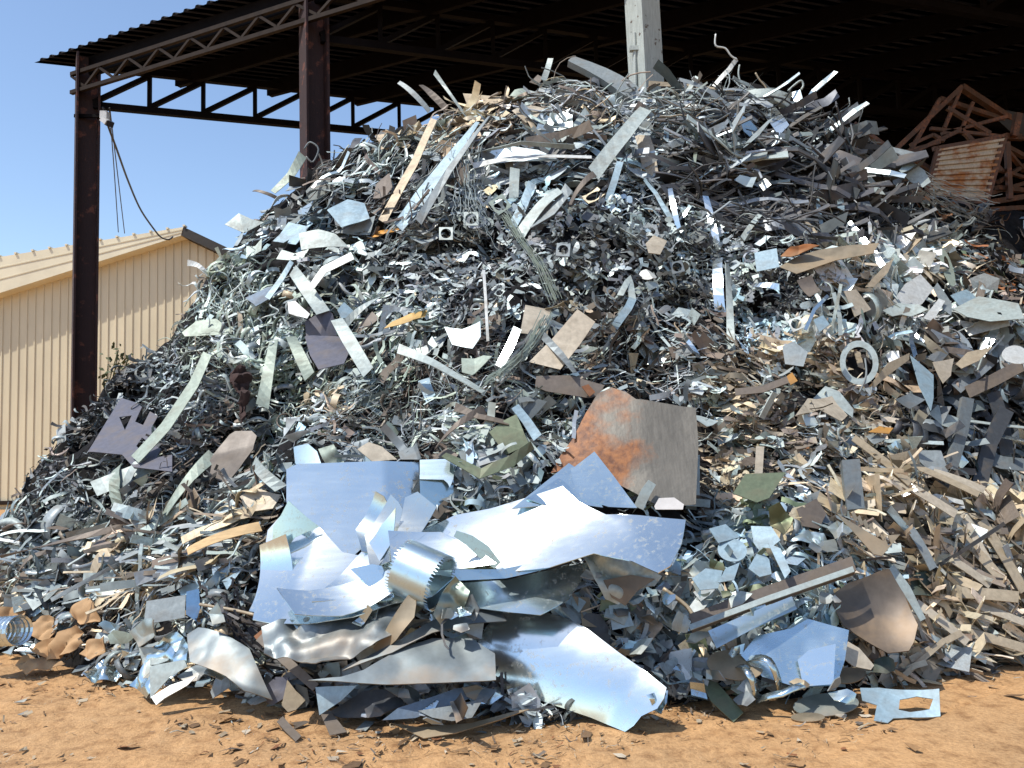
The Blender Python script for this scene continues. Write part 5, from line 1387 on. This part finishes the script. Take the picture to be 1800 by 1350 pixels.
def t_frame(hole=.76, n=12, bend=.08):
    v = []; f = []
    for i in range(n):
        a = 2 * math.pi * (i + .5) / n; c, s = math.cos(a), math.sin(a); k = .5 / max(abs(c), abs(s))
        for r_ in (k, .5 * hole): v.append((c * r_, s * r_, bend * 4 * (c * r_) ** 2))
    for i in range(n):
        j = (i + 1) % n; f.append((2 * i, 2 * j, 2 * j + 1, 2 * i + 1))
    cut = rng.integers(0, 3)
    return np.array(v), f[:n - cut] if cut else f


def t_ring(hole=.7, n=14):
    v = []
    for i in range(n):
        a = 2 * math.pi * i / n
        for r_ in (.5, .5 * hole): v.append((math.cos(a) * r_, math.sin(a) * r_, .06 * math.cos(2 * a)))
    return np.array(v), [(2 * i, 2 * ((i + 1) % n), 2 * ((i + 1) % n) + 1, 2 * i + 1) for i in range(n)]


def t_y():
    """three armed offcut"""
    v = []; f = []
    for k in range(3):
        a = k * 2.1 + rng.uniform(-.3, .3); L = rng.uniform(.3, .55); w_ = .07
        d = np.array([math.cos(a), math.sin(a)]); q = np.array([-d[1], d[0]]) * w_
        z = rng.normal(0, .1); b = len(v)
        v += [(-q[0], -q[1], 0), (q[0], q[1], 0), (*(d * L + q * 1.5), z), (*(d * L - q * 1.5), z)]
        f.append((b, b + 3, b + 2, b + 1))
    return np.array(v), f


def t_wire(r=.012, segs=8, amp=.12):
    p = rng.uniform(0, 6.28, 4); v = []; f = []
    for i in range(segs + 1):
        s = i / segs
        c = np.array([s - .5, amp * math.sin(s * 4 + p[0]) + amp * .4 * math.sin(s * 9 + p[1]), amp * math.sin(s * 5 + p[2])])
        for k in range(3):
            a = k * 2.094; v.append(c + np.array([0, math.cos(a) * r, math.sin(a) * r]))
    for i in range(segs):
        for k in range(3): f.append((3 * i + k, 3 * i + (k + 1) % 3, 3 * i + 3 + (k + 1) % 3, 3 * i + 3 + k))
    return np.array(v), f


def variants(fn, n): return [fn() for _ in range(n)]


u = rng.uniform
LIB = {
    'strip': variants(lambda: t_strip(u(.06, .16), 6, u(-.22, .22), u(-.3, .5), u(0, .05)), 14),
    'sliver': variants(lambda: t_strip(u(.025, .06), 7, u(-.2, .2), u(-.2, .3), u(0, .06)), 14),
    'ribbon': variants(lambda: t_ribbon(u(.06, .12), 10, u(.07, .16), u(.8, 2.0)), 14),
    'curl': variants(lambda: t_curl(u(.07, .2), 10, u(2.0, 4.6)), 8),
    'shard': variants(lambda: t_poly(u(.35, .9), rng.integers(4, 7), .35, u(-.2, .22)), 16),
    'rect': variants(lambda: t_rect(u(.3, .8), u(-.16, .2)), 12),
    'angle': variants(lambda: t_angle(u(.06, .14)), 4),
    'beads': variants(lambda: t_beads(u(.16, .32), rng.integers(2, 5)), 10),
    'frame': variants(lambda: t_frame(u(.66, .86)), 6),
    'ring': variants(lambda: t_ring(u(.6, .85)), 3),
    'tri': variants(t_y, 8),
    'wire': variants(lambda: t_wire(u(.006, .014), 8, u(.05, .2)), 10),
    'disc': variants(lambda: t_poly(1, 12, .02, u(-.04, .08)), 3),
}
# ------------------------------------------------------------------ what kind of scrap lies where on the heap (photo pixels)
# poly, {kind: weight}, size px (lo, hi), {colour: weight}, lie angle deg (mean, spread), layers
REG = [
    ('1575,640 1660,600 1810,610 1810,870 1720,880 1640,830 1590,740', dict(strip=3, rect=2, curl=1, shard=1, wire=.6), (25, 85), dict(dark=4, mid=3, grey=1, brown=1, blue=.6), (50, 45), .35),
    ('1560,180 1810,180 1810,420 1740,420 1560,400', dict(shard=2, wire=2, strip=2, ribbon=2), (12, 40), dict(brown=2, mid=2, grey=2, rust=2, pale=1), (10, 50), .7),
    ('1700,380 1810,420 1810,545 1740,520 1660,450', dict(shard=3, rect=1, strip=2, sliver=1), (8, 26), dict(brown=4, mid=2, rust=2, tan=1, olive=1.5), (-30, 40), 1.2),
    ('1225,190 1470,170 1560,260 1590,400 1440,420 1250,400 1200,320', dict(sliver=6, strip=3, wire=2, shard=.6), (30, 110), dict(dark=12, mid=2.4, grey=.5, pale=.12, blue=.2), (10, 14), .6),  # dark weights: oily strips, plus the shade of their gaps painted in
    ('690,130 960,130 960,230 820,260 690,240', dict(strip=3, sliver=2, shard=3, ribbon=1), (14, 55), dict(tan=3, cream=2, brown=2, grey=2, pale=1), (12, 22), 1.0),
    ('940,110 1470,110 1470,230 1230,240 940,260', dict(strip=2.5, sliver=4, ribbon=2, wire=3, shard=1), (18, 75), dict(grey=3, mid=3, tan=1.2, pale=1.5, brown=2), (5, 32), 1.0),
    ('820,230 1230,230 1230,330 830,330', dict(strip=4, sliver=3, rect=1.5, shard=1, wire=1), (18, 70), dict(dark=1.5, grey=3, pale=2.2, mid=2.4, blue=1.4), (15, 40), .9),
    ('540,230 700,190 830,240 760,420 660,430 520,330', dict(sliver=4, wire=4, strip=2, ribbon=2, shard=1), (14, 60), dict(grey=3, mid=3, dark=1.5, pale=1.5, brown=1), (55, 25), 1.1),
    ('380,330 540,280 660,430 640,470 440,480 360,440', dict(rect=3, strip=3, shard=3, sliver=2, wire=1), (12, 42), dict(blue=3, grey=3, pale=2, mid=1.6, dark=.6), (30, 45), 1.1),
    ('640,330 1440,330 1440,560 700,560 620,470', dict(beads=5, tri=3, ribbon=3, frame=1.3, ring=.3, shard=2.5, rect=1.2, sliver=2, curl=1.5), (10, 30), dict(grey=3.5, mid=3, pale=2.2, dark=2.2, blue=.5, tan=.35), (0, 90), 1.5),
    ('330,430 660,450 660,720 440,760 330,640', dict(ribbon=7, curl=1.5, tri=1, strip=2, rect=.7, wire=1), (16, 46), dict(green=4, pale=3, grey=3, mid=1.5, tan=.5), (20, 60), 1.25),
    ('-420,580 330,520 440,760 420,900 -420,980', dict(ribbon=6, tri=1.5, strip=2, curl=1, shard=.8, sliver=1.5), (12, 38), dict(brown=1.3, mid=3, grey=3.2, dark=2, pale=.9, green=.8), (35, 50), 1.3),
    ('600,560 980,560 980,800 600,800', dict(sliver=5, strip=2.5, wire=2.5, ribbon=2, shard=1, rect=.8), (12, 46), dict(green=2.5, grey=3, mid=2, pale=2, dark=1, brown=1.2), (35, 45), 1.3),
    ('980,540 1260,540 1240,690 1000,680', dict(strip=2, sliver=3, shard=2, rect=1.6, wire=1), (12, 40), dict(brown=3, grey=2, pale=1.6, mid=2, tan=1), (20, 50), 1.0),
    ('1230,590 1520,600 1600,760 1480,880 1230,880', dict(shard=3, strip=3, rect=2, ribbon=1.5, sliver=2, beads=1), (11, 38), dict(tan=4, cream=2.4, brown=2.6, grey=2, pale=1.6, rust=.04), (-8, 30), 1.6),
    ('1400,400 1810,440 1810,640 1560,700 1400,620', dict(rect=2, shard=3, strip=3, curl=1, sliver=2, disc=.3), (16, 58), dict(pale=5, white=6, cream=2.2, grey=1.2, tan=.6, blue=1.2, mid=.5), (20, 55), 1.6),
    ('1260,400 1420,400 1420,640 1260,620', dict(beads=3, tri=2, ribbon=2, shard=2, rect=2, strip=1), (10, 30), dict(grey=3, pale=2.4, mid=2, tan=.5, blue=.8), (0, 80), 1.3),
    ('1480,760 2220,760 2220,1190 1560,1200 1440,900', dict(strip=5, sliver=3, rect=2, shard=1.5), (16, 75), dict(tan=5, cream=5, brown=1.6, grey=1.2, pale=1.6), (-40, 22), 1.9),
    ('1180,880 1480,880 1560,1000 1480,1210 1200,1220 1180,1000', dict(rect=2.5, shard=3, curl=2, sliver=2, wire=1.5, strip=1.5), (12, 46), dict(blue=2.5, pale=2.5, grey=2.5, mid=1.4, olive=.8, tan=1.2), (20, 60), 1.15),
    ('-420,880 440,840 480,960 330,1030 -420,1080', dict(strip=3, sliver=5, ribbon=2, shard=1), (16, 85), dict(brown=3.2, grey=3, mid=2, pale=1.2, tan=1.2), (22, 16), 1.25),
    ('-420,1000 340,1000 460,960 470,1260 -420,1260', dict(strip=2.5, shard=2.5, curl=2, ribbon=2, sliver=2, rect=1), (12, 50), dict(brown=2, grey=3, pale=2, tan=2, mid=1.6, blue=.5), (18, 45), 1.1),
    ('430,1080 1260,1080 1260,1300 430,1300', dict(shard=3, rect=2, strip=2, curl=1.5, sliver=2), (14, 55), dict(mid=3, grey=3, blue=1, dark=2, tan=1), (8, 40), .7),
    ('430,750 1260,750 1260,1080 430,1080', dict(shard=3, rect=2, strip=2.5, sliver=2.5, wire=1.5, curl=1), (12, 46), dict(grey=3, pale=2, blue=1.4, mid=2, olive=.8, brown=.8), (25, 55), 1.0),
    ('1600,180 2220,300 2220,800 1600,800', dict(shard=3, rect=1, strip=3, sliver=2), (12, 46), dict(grey=3, mid=2, brown=2, pale=1), (-25, 45), 1.0),
]
REG = [(pts_of(a), b, c, d, e, f) for a, b, c, d, e, f in REG]
DEFAULT = (None, dict(strip=3, ribbon=2, shard=3, sliver=2, rect=1), (12, 46), dict(grey=3, mid=2, pale=1.6, brown=1.4), (15, 50), .9)


def pick(w_, n):
    k = list(w_); p = np.array([w_[q] for q in k], float); p /= p.sum()
    return np.array(k, dtype=object)[rng.choice(len(k), n, p=p)]


def region_of(px, py):
    idx = np.full(len(px), len(REG))
    for i in range(len(REG) - 1, -1, -1):
        idx[inpoly(px, py, REG[i][0])] = i
    return idx


def covered(px, py):
    k = np.zeros(len(px), bool)
    for p in HP:
        a = np.array(p); lo = a.min(0) - 1; hi = a.max(0) + 1
        s = np.where((px > lo[0]) & (px < hi[0]) & (py > lo[1]) & (py < hi[1]))[0]
        if len(s): k[s] |= inpoly(px[s], py[s], p)
    return k


FOOT2 = [(-700, 1080), (-300, 1100), (0, 1152), (150, 1188), (300, 1228), (430, 1248), (560, 1252), (750, 1275), (900, 1275), (1100, 1262),
         (1300, 1225), (1450, 1215), (1560, 1200), (1650, 1185), (1800, 1165), (2100, 1120), (2500, 1080)]
_fpx = np.array([p[0] for p in FOOT2]); _fpy = np.array([p[1] for p in FOOT2])


def frames(px, py, ang, sig):
    """a position on the heap and an orthonormal frame: x along the lie angle in the slope, z = tilted normal"""
    P = on_heap(px, py, hollow=True)
    ix, iy = _gi(px, py)
    n0 = NG[iy, ix]
    nn = n0 + rng.normal(0, 1, n0.shape) * sig[:, None]
    view = CAM - P; view /= np.linalg.norm(view, axis=1, keepdims=True)
    nn /= np.linalg.norm(nn, axis=1, keepdims=True)
    d = CR * np.cos(ang)[:, None] + CU * np.sin(ang)[:, None]
    x_ = d - nn * (d * nn).sum(1, keepdims=True) + nn * rng.normal(0, .10, len(px))[:, None]
    x_ /= np.linalg.norm(x_, axis=1, keepdims=True) + 1e-9
    y = np.cross(nn, x_); y /= np.linalg.norm(y, axis=1, keepdims=True) + 1e-9
    z = np.cross(x_, y)
    return P, x_, y, z, n0


SEED_N = 1500
_sp = np.stack([rng.uniform(-420, 2220, SEED_N), rng.uniform(90, 1320, SEED_N)], 1)
_sr = region_of(_sp[:, 0], _sp[:, 1])
_sh = rng.random(SEED_N) < .13
_sk, _sc, _sa, _sb = [], [], [], np.where(rng.random(SEED_N) < .24, .45, 1.0) * rng.uniform(.7, 1.2, SEED_N)
for i in _sr:
    g = REG[i] if i < len(REG) else DEFAULT
    _sk.append(pick(g[1], 1)[0]); _sc.append(pick(g[3], 1)[0]); _sa.append(R(g[4][0]) + rng.normal() * R(g[4][1]))
_sk = np.array(_sk, object); _sc = np.array(_sc, object); _sa = np.array(_sa)


def nearest_seed(px, py):
    out = np.zeros(len(px), int)
    for a in range(0, len(px), 4000):
        q = slice(a, a + 4000)
        d = (px[q, None] + rng.normal(0, 8, (len(px[q]), 1)) - _sp[None, :, 0]) ** 2 + 1.6 * (py[q, None] + rng.normal(0, 8, (len(px[q]), 1)) - _sp[None, :, 1]) ** 2
        out[q] = d.argmin(1)
    return out


def scatter(n, scale=(1, 1), xr=(-400, 2200), keep_cover=0.0, size_pow=1.6):
    px = rng.uniform(*xr, n * 3); py = rng.uniform(60, 1320, n * 3)
    Y = depth_at(px, py, True)
    k = ~np.isnan(Y) & (py < np.interp(px, _fpx, _fpy) - 4)
    px, py = px[k], py[k]
    out = (px < -40) | (px > 1840)
    k = ~out | (rng.random(len(px)) < .35)
    px, py = px[k], py[k]
    r_ = region_of(px, py)
    dens = np.array([x[5] for x in REG] + [DEFAULT[5]]) / 1.5
    k = rng.random(len(px)) < dens[r_]
    px, py, r_ = px[k], py[k], r_[k]
    cv = covered(px, py)
    front = inpoly(px, py, [(430, 760), (1230, 690), (1240, 1300), (430, 1300)])
    k = ~cv | ((rng.random(len(px)) < keep_cover) & ~front)
    px, py, r_ = px[k][:n], py[k][:n], r_[k][:n]
    n = len(px)
    kind = np.empty(n, object); colr = np.empty(n, object); size = np.zeros(n); ang = np.zeros(n)
    for i in set(r_):
        q = np.where(r_ == i)[0]; g = REG[i] if i < len(REG) else DEFAULT
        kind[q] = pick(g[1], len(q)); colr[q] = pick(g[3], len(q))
        lo, hi = g[2]
        size[q] = lo * scale[0] + (hi * scale[1] - lo * scale[0]) * rng.random(len(q)) ** size_pow
        ang[q] = R(g[4][0]) + rng.normal(0, 1, len(q)) * R(g[4][1])
    sdi = nearest_seed(px, py)
    k1 = rng.random(n) < .5; kind = np.where(k1, _sk[sdi], kind)
    k2 = rng.random(n) < .5; colr = np.where(k2, _sc[sdi], colr)
    ang = np.where(rng.random(n) < .72, _sa[sdi] + rng.normal(0, .22, n), ang)
    longk = np.isin(kind, ['strip', 'sliver', 'wire', 'angle'])
    size = size * np.where(longk, 1.25, np.where(np.isin(kind, ['frame', 'tri', 'rect', 'shard', 'disc', 'ring']), .8, 1.0))
    drop = _sh[sdi] & (rng.random(n) < .8)
    q = ~drop
    tone = _sb[sdi]
    return px[q], py[q], kind[q], colr[q], size[q], ang[q], tone[q]


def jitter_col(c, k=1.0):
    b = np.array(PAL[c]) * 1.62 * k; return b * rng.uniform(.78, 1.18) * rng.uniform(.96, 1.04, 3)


# ------------------------------------------------------------------ pieces big enough to be told apart: objects of their own
KIND = {'strip': ('metal_strip', 'strip', 'strip'), 'sliver': ('thin_strip', 'thin strip', 'strip'), 'ribbon': ('metal_ribbon', 'wavy ribbon', 'ribbon'), 'curl': ('curled_strip', 'curled strip', 'strip'),
        'shard': ('jagged_offcut', 'jagged offcut', 'offcut'), 'rect': ('sheet_offcut', 'four-sided offcut', 'offcut'), 'angle': ('metal_strip', 'strip', 'strip'), 'beads': ('stamping_web', 'scalloped stamping web', 'stamping scrap'),
        'frame': ('punched_plate', 'punched plate', 'punched plate'), 'ring': ('steel_ring', 'ring', 'ring'), 'tri': ('forked_offcut', 'three-armed offcut', 'offcut'), 'wire': ('bent_wire', 'bent wire', 'wire'), 'disc': ('steel_disc', 'disc', 'disc')}
CW = dict(pale='pale grey', white='white', grey='grey', mid='dull grey', blue='blue-grey', deep='dark blue', dark='dark', brown='brown', tan='tan', rust='rusty', orange='orange', yellow='yellow', green='grey-green', olive='olive', purple='purple-grey', cream='cream', bottle='dark green')
PLW = {'strip': 'strips', 'sliver': 'thin strips', 'ribbon': 'wavy ribbons', 'curl': 'curled strips', 'shard': 'jagged offcuts', 'rect': 'sheet offcuts', 'beads': 'stamping webs', 'frame': 'punched plates', 'ring': 'rings', 'tri': 'forked offcuts', 'wire': 'bent wires', 'disc': 'discs'}
MESH = {}
for kd, vs in LIB.items():
    MESH[kd] = []
    for v, f in vs:
        bm = bmesh.new(); bv = [bm.verts.new(p) for p in v]
        for fc in f:
            try: bm.faces.new([bv[i] for i in fc])
            except ValueError: pass
        if kd != 'wire': solidify(bm, .012)
        me = bpy.data.meshes.new(KIND[kd][0]); bm.to_mesh(me); bm.free()
        me.materials.append(M['scrap'])
        if kd in ('ribbon', 'curl', 'wire'): me.shade_smooth()
        MESH[kd].append(me)
PROTO = {}
for kd in LIB:
    PROTO[kd] = bpy.data.objects.new(KIND[kd][0], MESH[kd][0])     # one of each kind; copies carry other bends of it
lmx = np.array([(a, b) for a, b, _ in LM]); lmt = [t for _, _, t in LM]
CAPS = dict(strip=180, sliver=285, ribbon=285, curl=150, shard=290, rect=175, beads=210, frame=70, ring=20, tri=160, wire=90, disc=20)
cnt = {}; used_labels = {}
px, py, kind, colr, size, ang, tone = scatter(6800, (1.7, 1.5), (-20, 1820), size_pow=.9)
epx = rng.uniform(10, 1560, 240); epy = np.interp(epx, [s[0] for s in SIL], [s[1] for s in SIL]) + rng.uniform(4, 16, 240)
ek = pick(dict(strip=3, sliver=4, ribbon=3, wire=2, shard=2), 240)
esz = rng.uniform(24, 62, 240) * np.where(epx < 330, .75, 1); eang = rng.normal(R(75), R(45), 240)
ecl = pick(dict(grey=3, pale=2, mid=3, brown=1.5, blue=1), 240)
okk = ~np.isnan(depth_at(epx, epy, True)) & ~covered(epx, epy)
px = np.concatenate([px, epx[okk]]); py = np.concatenate([py, epy[okk]]); kind = np.concatenate([kind, ek[okk]]); colr = np.concatenate([colr, ecl[okk]])
size = np.concatenate([size, esz[okk]]); ang = np.concatenate([ang, eang[okk]]); tone = np.concatenate([tone, np.ones(okk.sum())])
order = np.argsort(-size)
px, py, kind, colr, size, ang, tone = [a[order] for a in (px, py, kind, colr, size, ang, tone)]
P, ax_, ay_, az_, n0 = frames(px, py, ang, np.full(len(px), .42))
offs = rng.uniform(-.02, .10, len(px))
dep = P[:, 1]
for i in range(len(px)):
    kd = kind[i]
    if cnt.get(kd, 0) >= CAPS.get(kd, 0): continue
    cnt[kd] = cnt.get(kd, 0) + 1
    o = PROTO[kd].copy(); o.data = MESH[kd][rng.integers(len(MESH[kd]))]
    L = size[i] * dep[i] / FPX
    flip = rng.choice([-1, 1]); wy = rng.uniform(.75, 1.3)
    p = P[i] + n0[i] * offs[i]
    X_, Y_, Z_ = ax_[i] * L, ay_[i] * L * wy, az_[i] * L
    o.matrix_world = Matrix(((X_[0], Y_[0], Z_[0], p[0]), (X_[1], Y_[1], Z_[1], p[1]), (X_[2], Y_[2], Z_[2], p[2]), (0, 0, 0, 1)))
    if kd in ('strip', 'rect', 'shard', 'sliver', 'beads') and rng.random() < .04:        # turned towards the sun reflection and made shiny to add a glint
        vw = CAM - p; hv = vw / np.linalg.norm(vw) + np.array(sd); hv = hv / np.linalg.norm(hv) + rng.normal(0, .05, 3); hv /= np.linalg.norm(hv)
        xx = ax_[i] - hv * (ax_[i] @ hv); xx /= np.linalg.norm(xx); yy = np.cross(hv, xx)
        X_, Y_, Z_ = xx * L, yy * L * wy, hv * L
        o.matrix_world = Matrix(((X_[0], Y_[0], Z_[0], p[0]), (X_[1], Y_[1], Z_[1], p[1]), (X_[2], Y_[2], Z_[2], p[2]), (0, 0, 0, 1)))
        o.material_slots[0].link = 'OBJECT'; o.material_slots[0].material = M['shiny']
    c = jitter_col(colr[i], tone[i] ** .5); o.color = (*c, float(rng.uniform(.35, .6)))
    COL.objects.link(o)
    # a label from what it looks like and the landmark it lies beside
    d = np.hypot(lmx[:, 0] - px[i], lmx[:, 1] - py[i]); j = int(d.argmin())
    dx, dy = px[i] - lmx[j, 0], py[i] - lmx[j, 1]
    far = d[j]
    if abs(dx) > 1.8 * abs(dy): rel = 'right of' if dx > 0 else 'left of'
    elif abs(dy) > 1.8 * abs(dx): rel = 'below' if dy > 0 else 'above'
    else: rel = ('lower ' if dy > 0 else 'upper ') + ('right of' if dx > 0 else 'left of')
    dist = 'close ' if far < 28 else ('' if far < 62 else 'far ')
    a_ = (math.degrees(ang[i]) + 90) % 180 - 90
    lie = 'lying level' if abs(a_) < 22 else ('upright' if abs(a_) > 66 else ('rising right' if a_ > 0 else 'falling right'))
    if kd in ('frame', 'ring', 'disc', 'beads', 'tri', 'shard'): lie = ''
    sz = 'big ' if size[i] > 52 else ('small ' if size[i] < 22 else '')
    if kd in ('strip', 'sliver', 'ribbon', 'wire'): sz = 'long ' if size[i] > 58 else ('short ' if size[i] < 30 else '')
    lab = f"{sz}{CW[colr[i]]} {KIND[kd][1]} {lie + ' ' if lie else ''}{dist}{rel} {lmt[j]}"
    if len(lab.split()) > 16: lab = f"{sz}{CW[colr[i]]} {KIND[kd][1]} {dist}{rel} {lmt[j]}"
    tag(o, lab, KIND[kd][2], PLW[kd] + ' scattered over the heap')
for o in PROTO.values(): bpy.data.objects.remove(o)
print('single pieces', cnt, sum(cnt.values()))


# ------------------------------------------------------------------ the countless rest, one object per kind
def build_many(name, kd_list, data, mat):
    px, py, kind, colr, size, ang, tone = data
    V_, F4, F3, CC = [], [], [], []
    nv = 0
    sel = np.where(np.isin(kind, kd_list))[0]
    if not len(sel): return
    P, X_, Y_, Z_, n0 = [a for a in frames(px[sel], py[sel], ang[sel], rng.uniform(.3, .8, len(sel)))]
    L = size[sel] * P[:, 1] / FPX
    off = .09 - .30 * rng.random(len(sel)) ** 1.2
    P = P + n0 * off[:, None]
    ksel = kind[sel]; vi = rng.integers(0, 1000, len(sel))
    for kd in kd_list:
        nvar = len(LIB[kd])
        for var in range(nvar):
            q = np.where((ksel == kd) & (vi % nvar == var))[0]
            if not len(q): continue
            tv, tf = LIB[kd][var]
            wy = rng.uniform(.7, 1.4, len(q))
            vv_ = (P[q][:, None] + X_[q][:, None] * (tv[None, :, 0:1] * L[q][:, None, None]) + Y_[q][:, None] * (tv[None, :, 1:2] * (L[q] * wy)[:, None, None])
                   + Z_[q][:, None] * (tv[None, :, 2:3] * L[q][:, None, None]))
            k = len(tv)
            base = nv + np.arange(len(q)) * k
            for sz in (3, 4):
                ff = np.array([f for f in tf if len(f) == sz])
                if len(ff): (F3 if sz == 3 else F4).append((base[:, None, None] + ff[None]).reshape(-1, sz))
            V_.append(vv_.reshape(-1, 3)); nv += len(q) * k
            cl = np.array([[*jitter_col(colr[sel[j]], tone[sel[j]]), rng.uniform(.45, .72)] for j in q])
            CC.append(np.repeat(cl, k, 0))
    v = np.concatenate(V_); c = np.concatenate(CC)
    f3 = np.concatenate(F3) if F3 else np.zeros((0, 3), int); f4 = np.concatenate(F4) if F4 else np.zeros((0, 4), int)
    me = bpy.data.meshes.new(name)
    me.vertices.add(len(v)); me.vertices.foreach_set('co', v.astype(np.float32).ravel())
    idx = np.concatenate([f3.ravel(), f4.ravel()]).astype(np.int32)
    me.loops.add(len(idx)); me.loops.foreach_set('vertex_index', idx)
    st = np.concatenate([np.arange(len(f3)) * 3, len(f3) * 3 + np.arange(len(f4)) * 4]).astype(np.int32)
    me.polygons.add(len(st)); me.polygons.foreach_set('loop_start', st)
    me.update(calc_edges=True)
    at = me.attributes.new('col', 'FLOAT_COLOR', 'POINT'); at.data.foreach_set('color', c.astype(np.float32).ravel())
    tag(link(name, me, mat), kind='stuff')
    print(name, len(sel), len(st))


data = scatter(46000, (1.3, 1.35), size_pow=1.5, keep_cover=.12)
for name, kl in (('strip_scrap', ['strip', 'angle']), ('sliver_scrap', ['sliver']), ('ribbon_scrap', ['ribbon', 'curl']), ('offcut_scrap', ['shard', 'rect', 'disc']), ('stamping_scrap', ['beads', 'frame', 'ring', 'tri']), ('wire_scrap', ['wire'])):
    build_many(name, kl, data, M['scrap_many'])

# ------------------------------------------------------------------ flakes and chips lying on the dirt
n = 10000
px = rng.uniform(-300, 2100, n * 2); py = rng.uniform(1150, 1420, n * 2)
ft = np.interp(px, _fpx, _fpy)
k = (py > ft - 12) & (rng.random(len(px)) < np.exp(-(py - ft) / 60) * .92 + .08)
g = at_z(px, py, 0.0)
sd_ = (g[:, 0] - TR[0]) * TN[0] + (g[:, 1] - TR[1]) * TN[1]
k &= rng.random(len(px)) < np.clip(.5 + 2.2 * vn(g[:, 0] * 2.1, g[:, 1] * 2.6 + 3), .12, 1)
k &= (sd_ < 0) | (rng.random(len(px)) < .06)
px, py = px[k][:n], py[k][:n]; n = len(px)
g = at_z(px, py, 0.0); g[:, 2] = ground_z(g[:, 0], g[:, 1]) + .012
V_, F_, CC = [], [], []; nv = 0
PAL['dirt'] = (.33, .19, .085); PAL['umber'] = (.17, .10, .05); CW['dirt'] = 'orange-brown'; CW['umber'] = 'dark brown'
chip_cols = pick(dict(brown=2, tan=3, rust=1.2, cream=1.4, grey=.35, pale=.3, dirt=5, umber=4), n)
big = 0
cov = covered(px, py)
cpx = []
for i in range(n):
    kd = ('shard', 'rect', 'strip', 'sliver', 'ribbon')[rng.choice(5, p=[.25, .1, .25, .32, .08])]
    tv, tf = LIB[kd][rng.integers(len(LIB[kd]))]
    L = .014 + .075 * rng.random() ** 2.6
    a = rng.uniform(0, 6.28); ca, sa = math.cos(a), math.sin(a)
    nn = Vector((rng.normal(0, .18), rng.normal(0, .18), 1)).normalized(); xx = Vector((ca, sa, 0)); xx = (xx - nn * xx.dot(nn)).normalized(); yy = nn.cross(xx)
    if big < 140 and rng.random() < .03 and not cov[i] and -20 < px[i] < 1820:
        big += 1
        o = bpy.data.objects.new('metal_flake', MESH[kd][rng.integers(len(MESH[kd]))]); L = rng.uniform(.05, .16)
        o.matrix_world = Matrix(((xx[0] * L, yy[0] * L, nn[0] * L, g[i][0]), (xx[1] * L, yy[1] * L, nn[1] * L, g[i][1]), (xx[2] * L, yy[2] * L, nn[2] * L, g[i][2] + .004), (0, 0, 0, 1)))
        c = np.array(PAL[chip_cols[i]]) * rng.uniform(.8, 1.2); o.color = (*c, .85); COL.objects.link(o)
        tag(o, f"{CW[chip_cols[i]]} flake of scrap lying loose on the orange dirt", 'flake', 'flakes lying loose on the dirt')
        continue
    vv_ = g[i] + (np.array(xx)[None] * tv[:, 0:1] + np.array(yy)[None] * tv[:, 1:2] + np.array(nn)[None] * tv[:, 2:3]) * L
    V_.append(vv_); F_ += [tuple(j + nv for j in f) for f in tf]; nv += len(tv)
    c = np.array(PAL[chip_cols[i]]) * rng.uniform(.7, 1.2); CC.append(np.repeat([[*c, .85]], len(tv), 0))
v = np.concatenate(V_); me = bpy.data.meshes.new('ground_litter'); me.from_pydata(v.tolist(), [], F_)
at = me.attributes.new('col', 'FLOAT_COLOR', 'POINT'); at.data.foreach_set('color', np.concatenate(CC).astype(np.float32).ravel())
tag(link('ground_litter', me, scrap_mat('litter', True, metallic=.1, dirt=.6, scale=4, dirt_col=(.30, .17, .07))), kind='stuff')

for o in C.objects:
    l_ = o.get('label')
    if l_ and len(l_.split()) > 16: print('LONG', len(l_.split()), o.name, '|', l_)
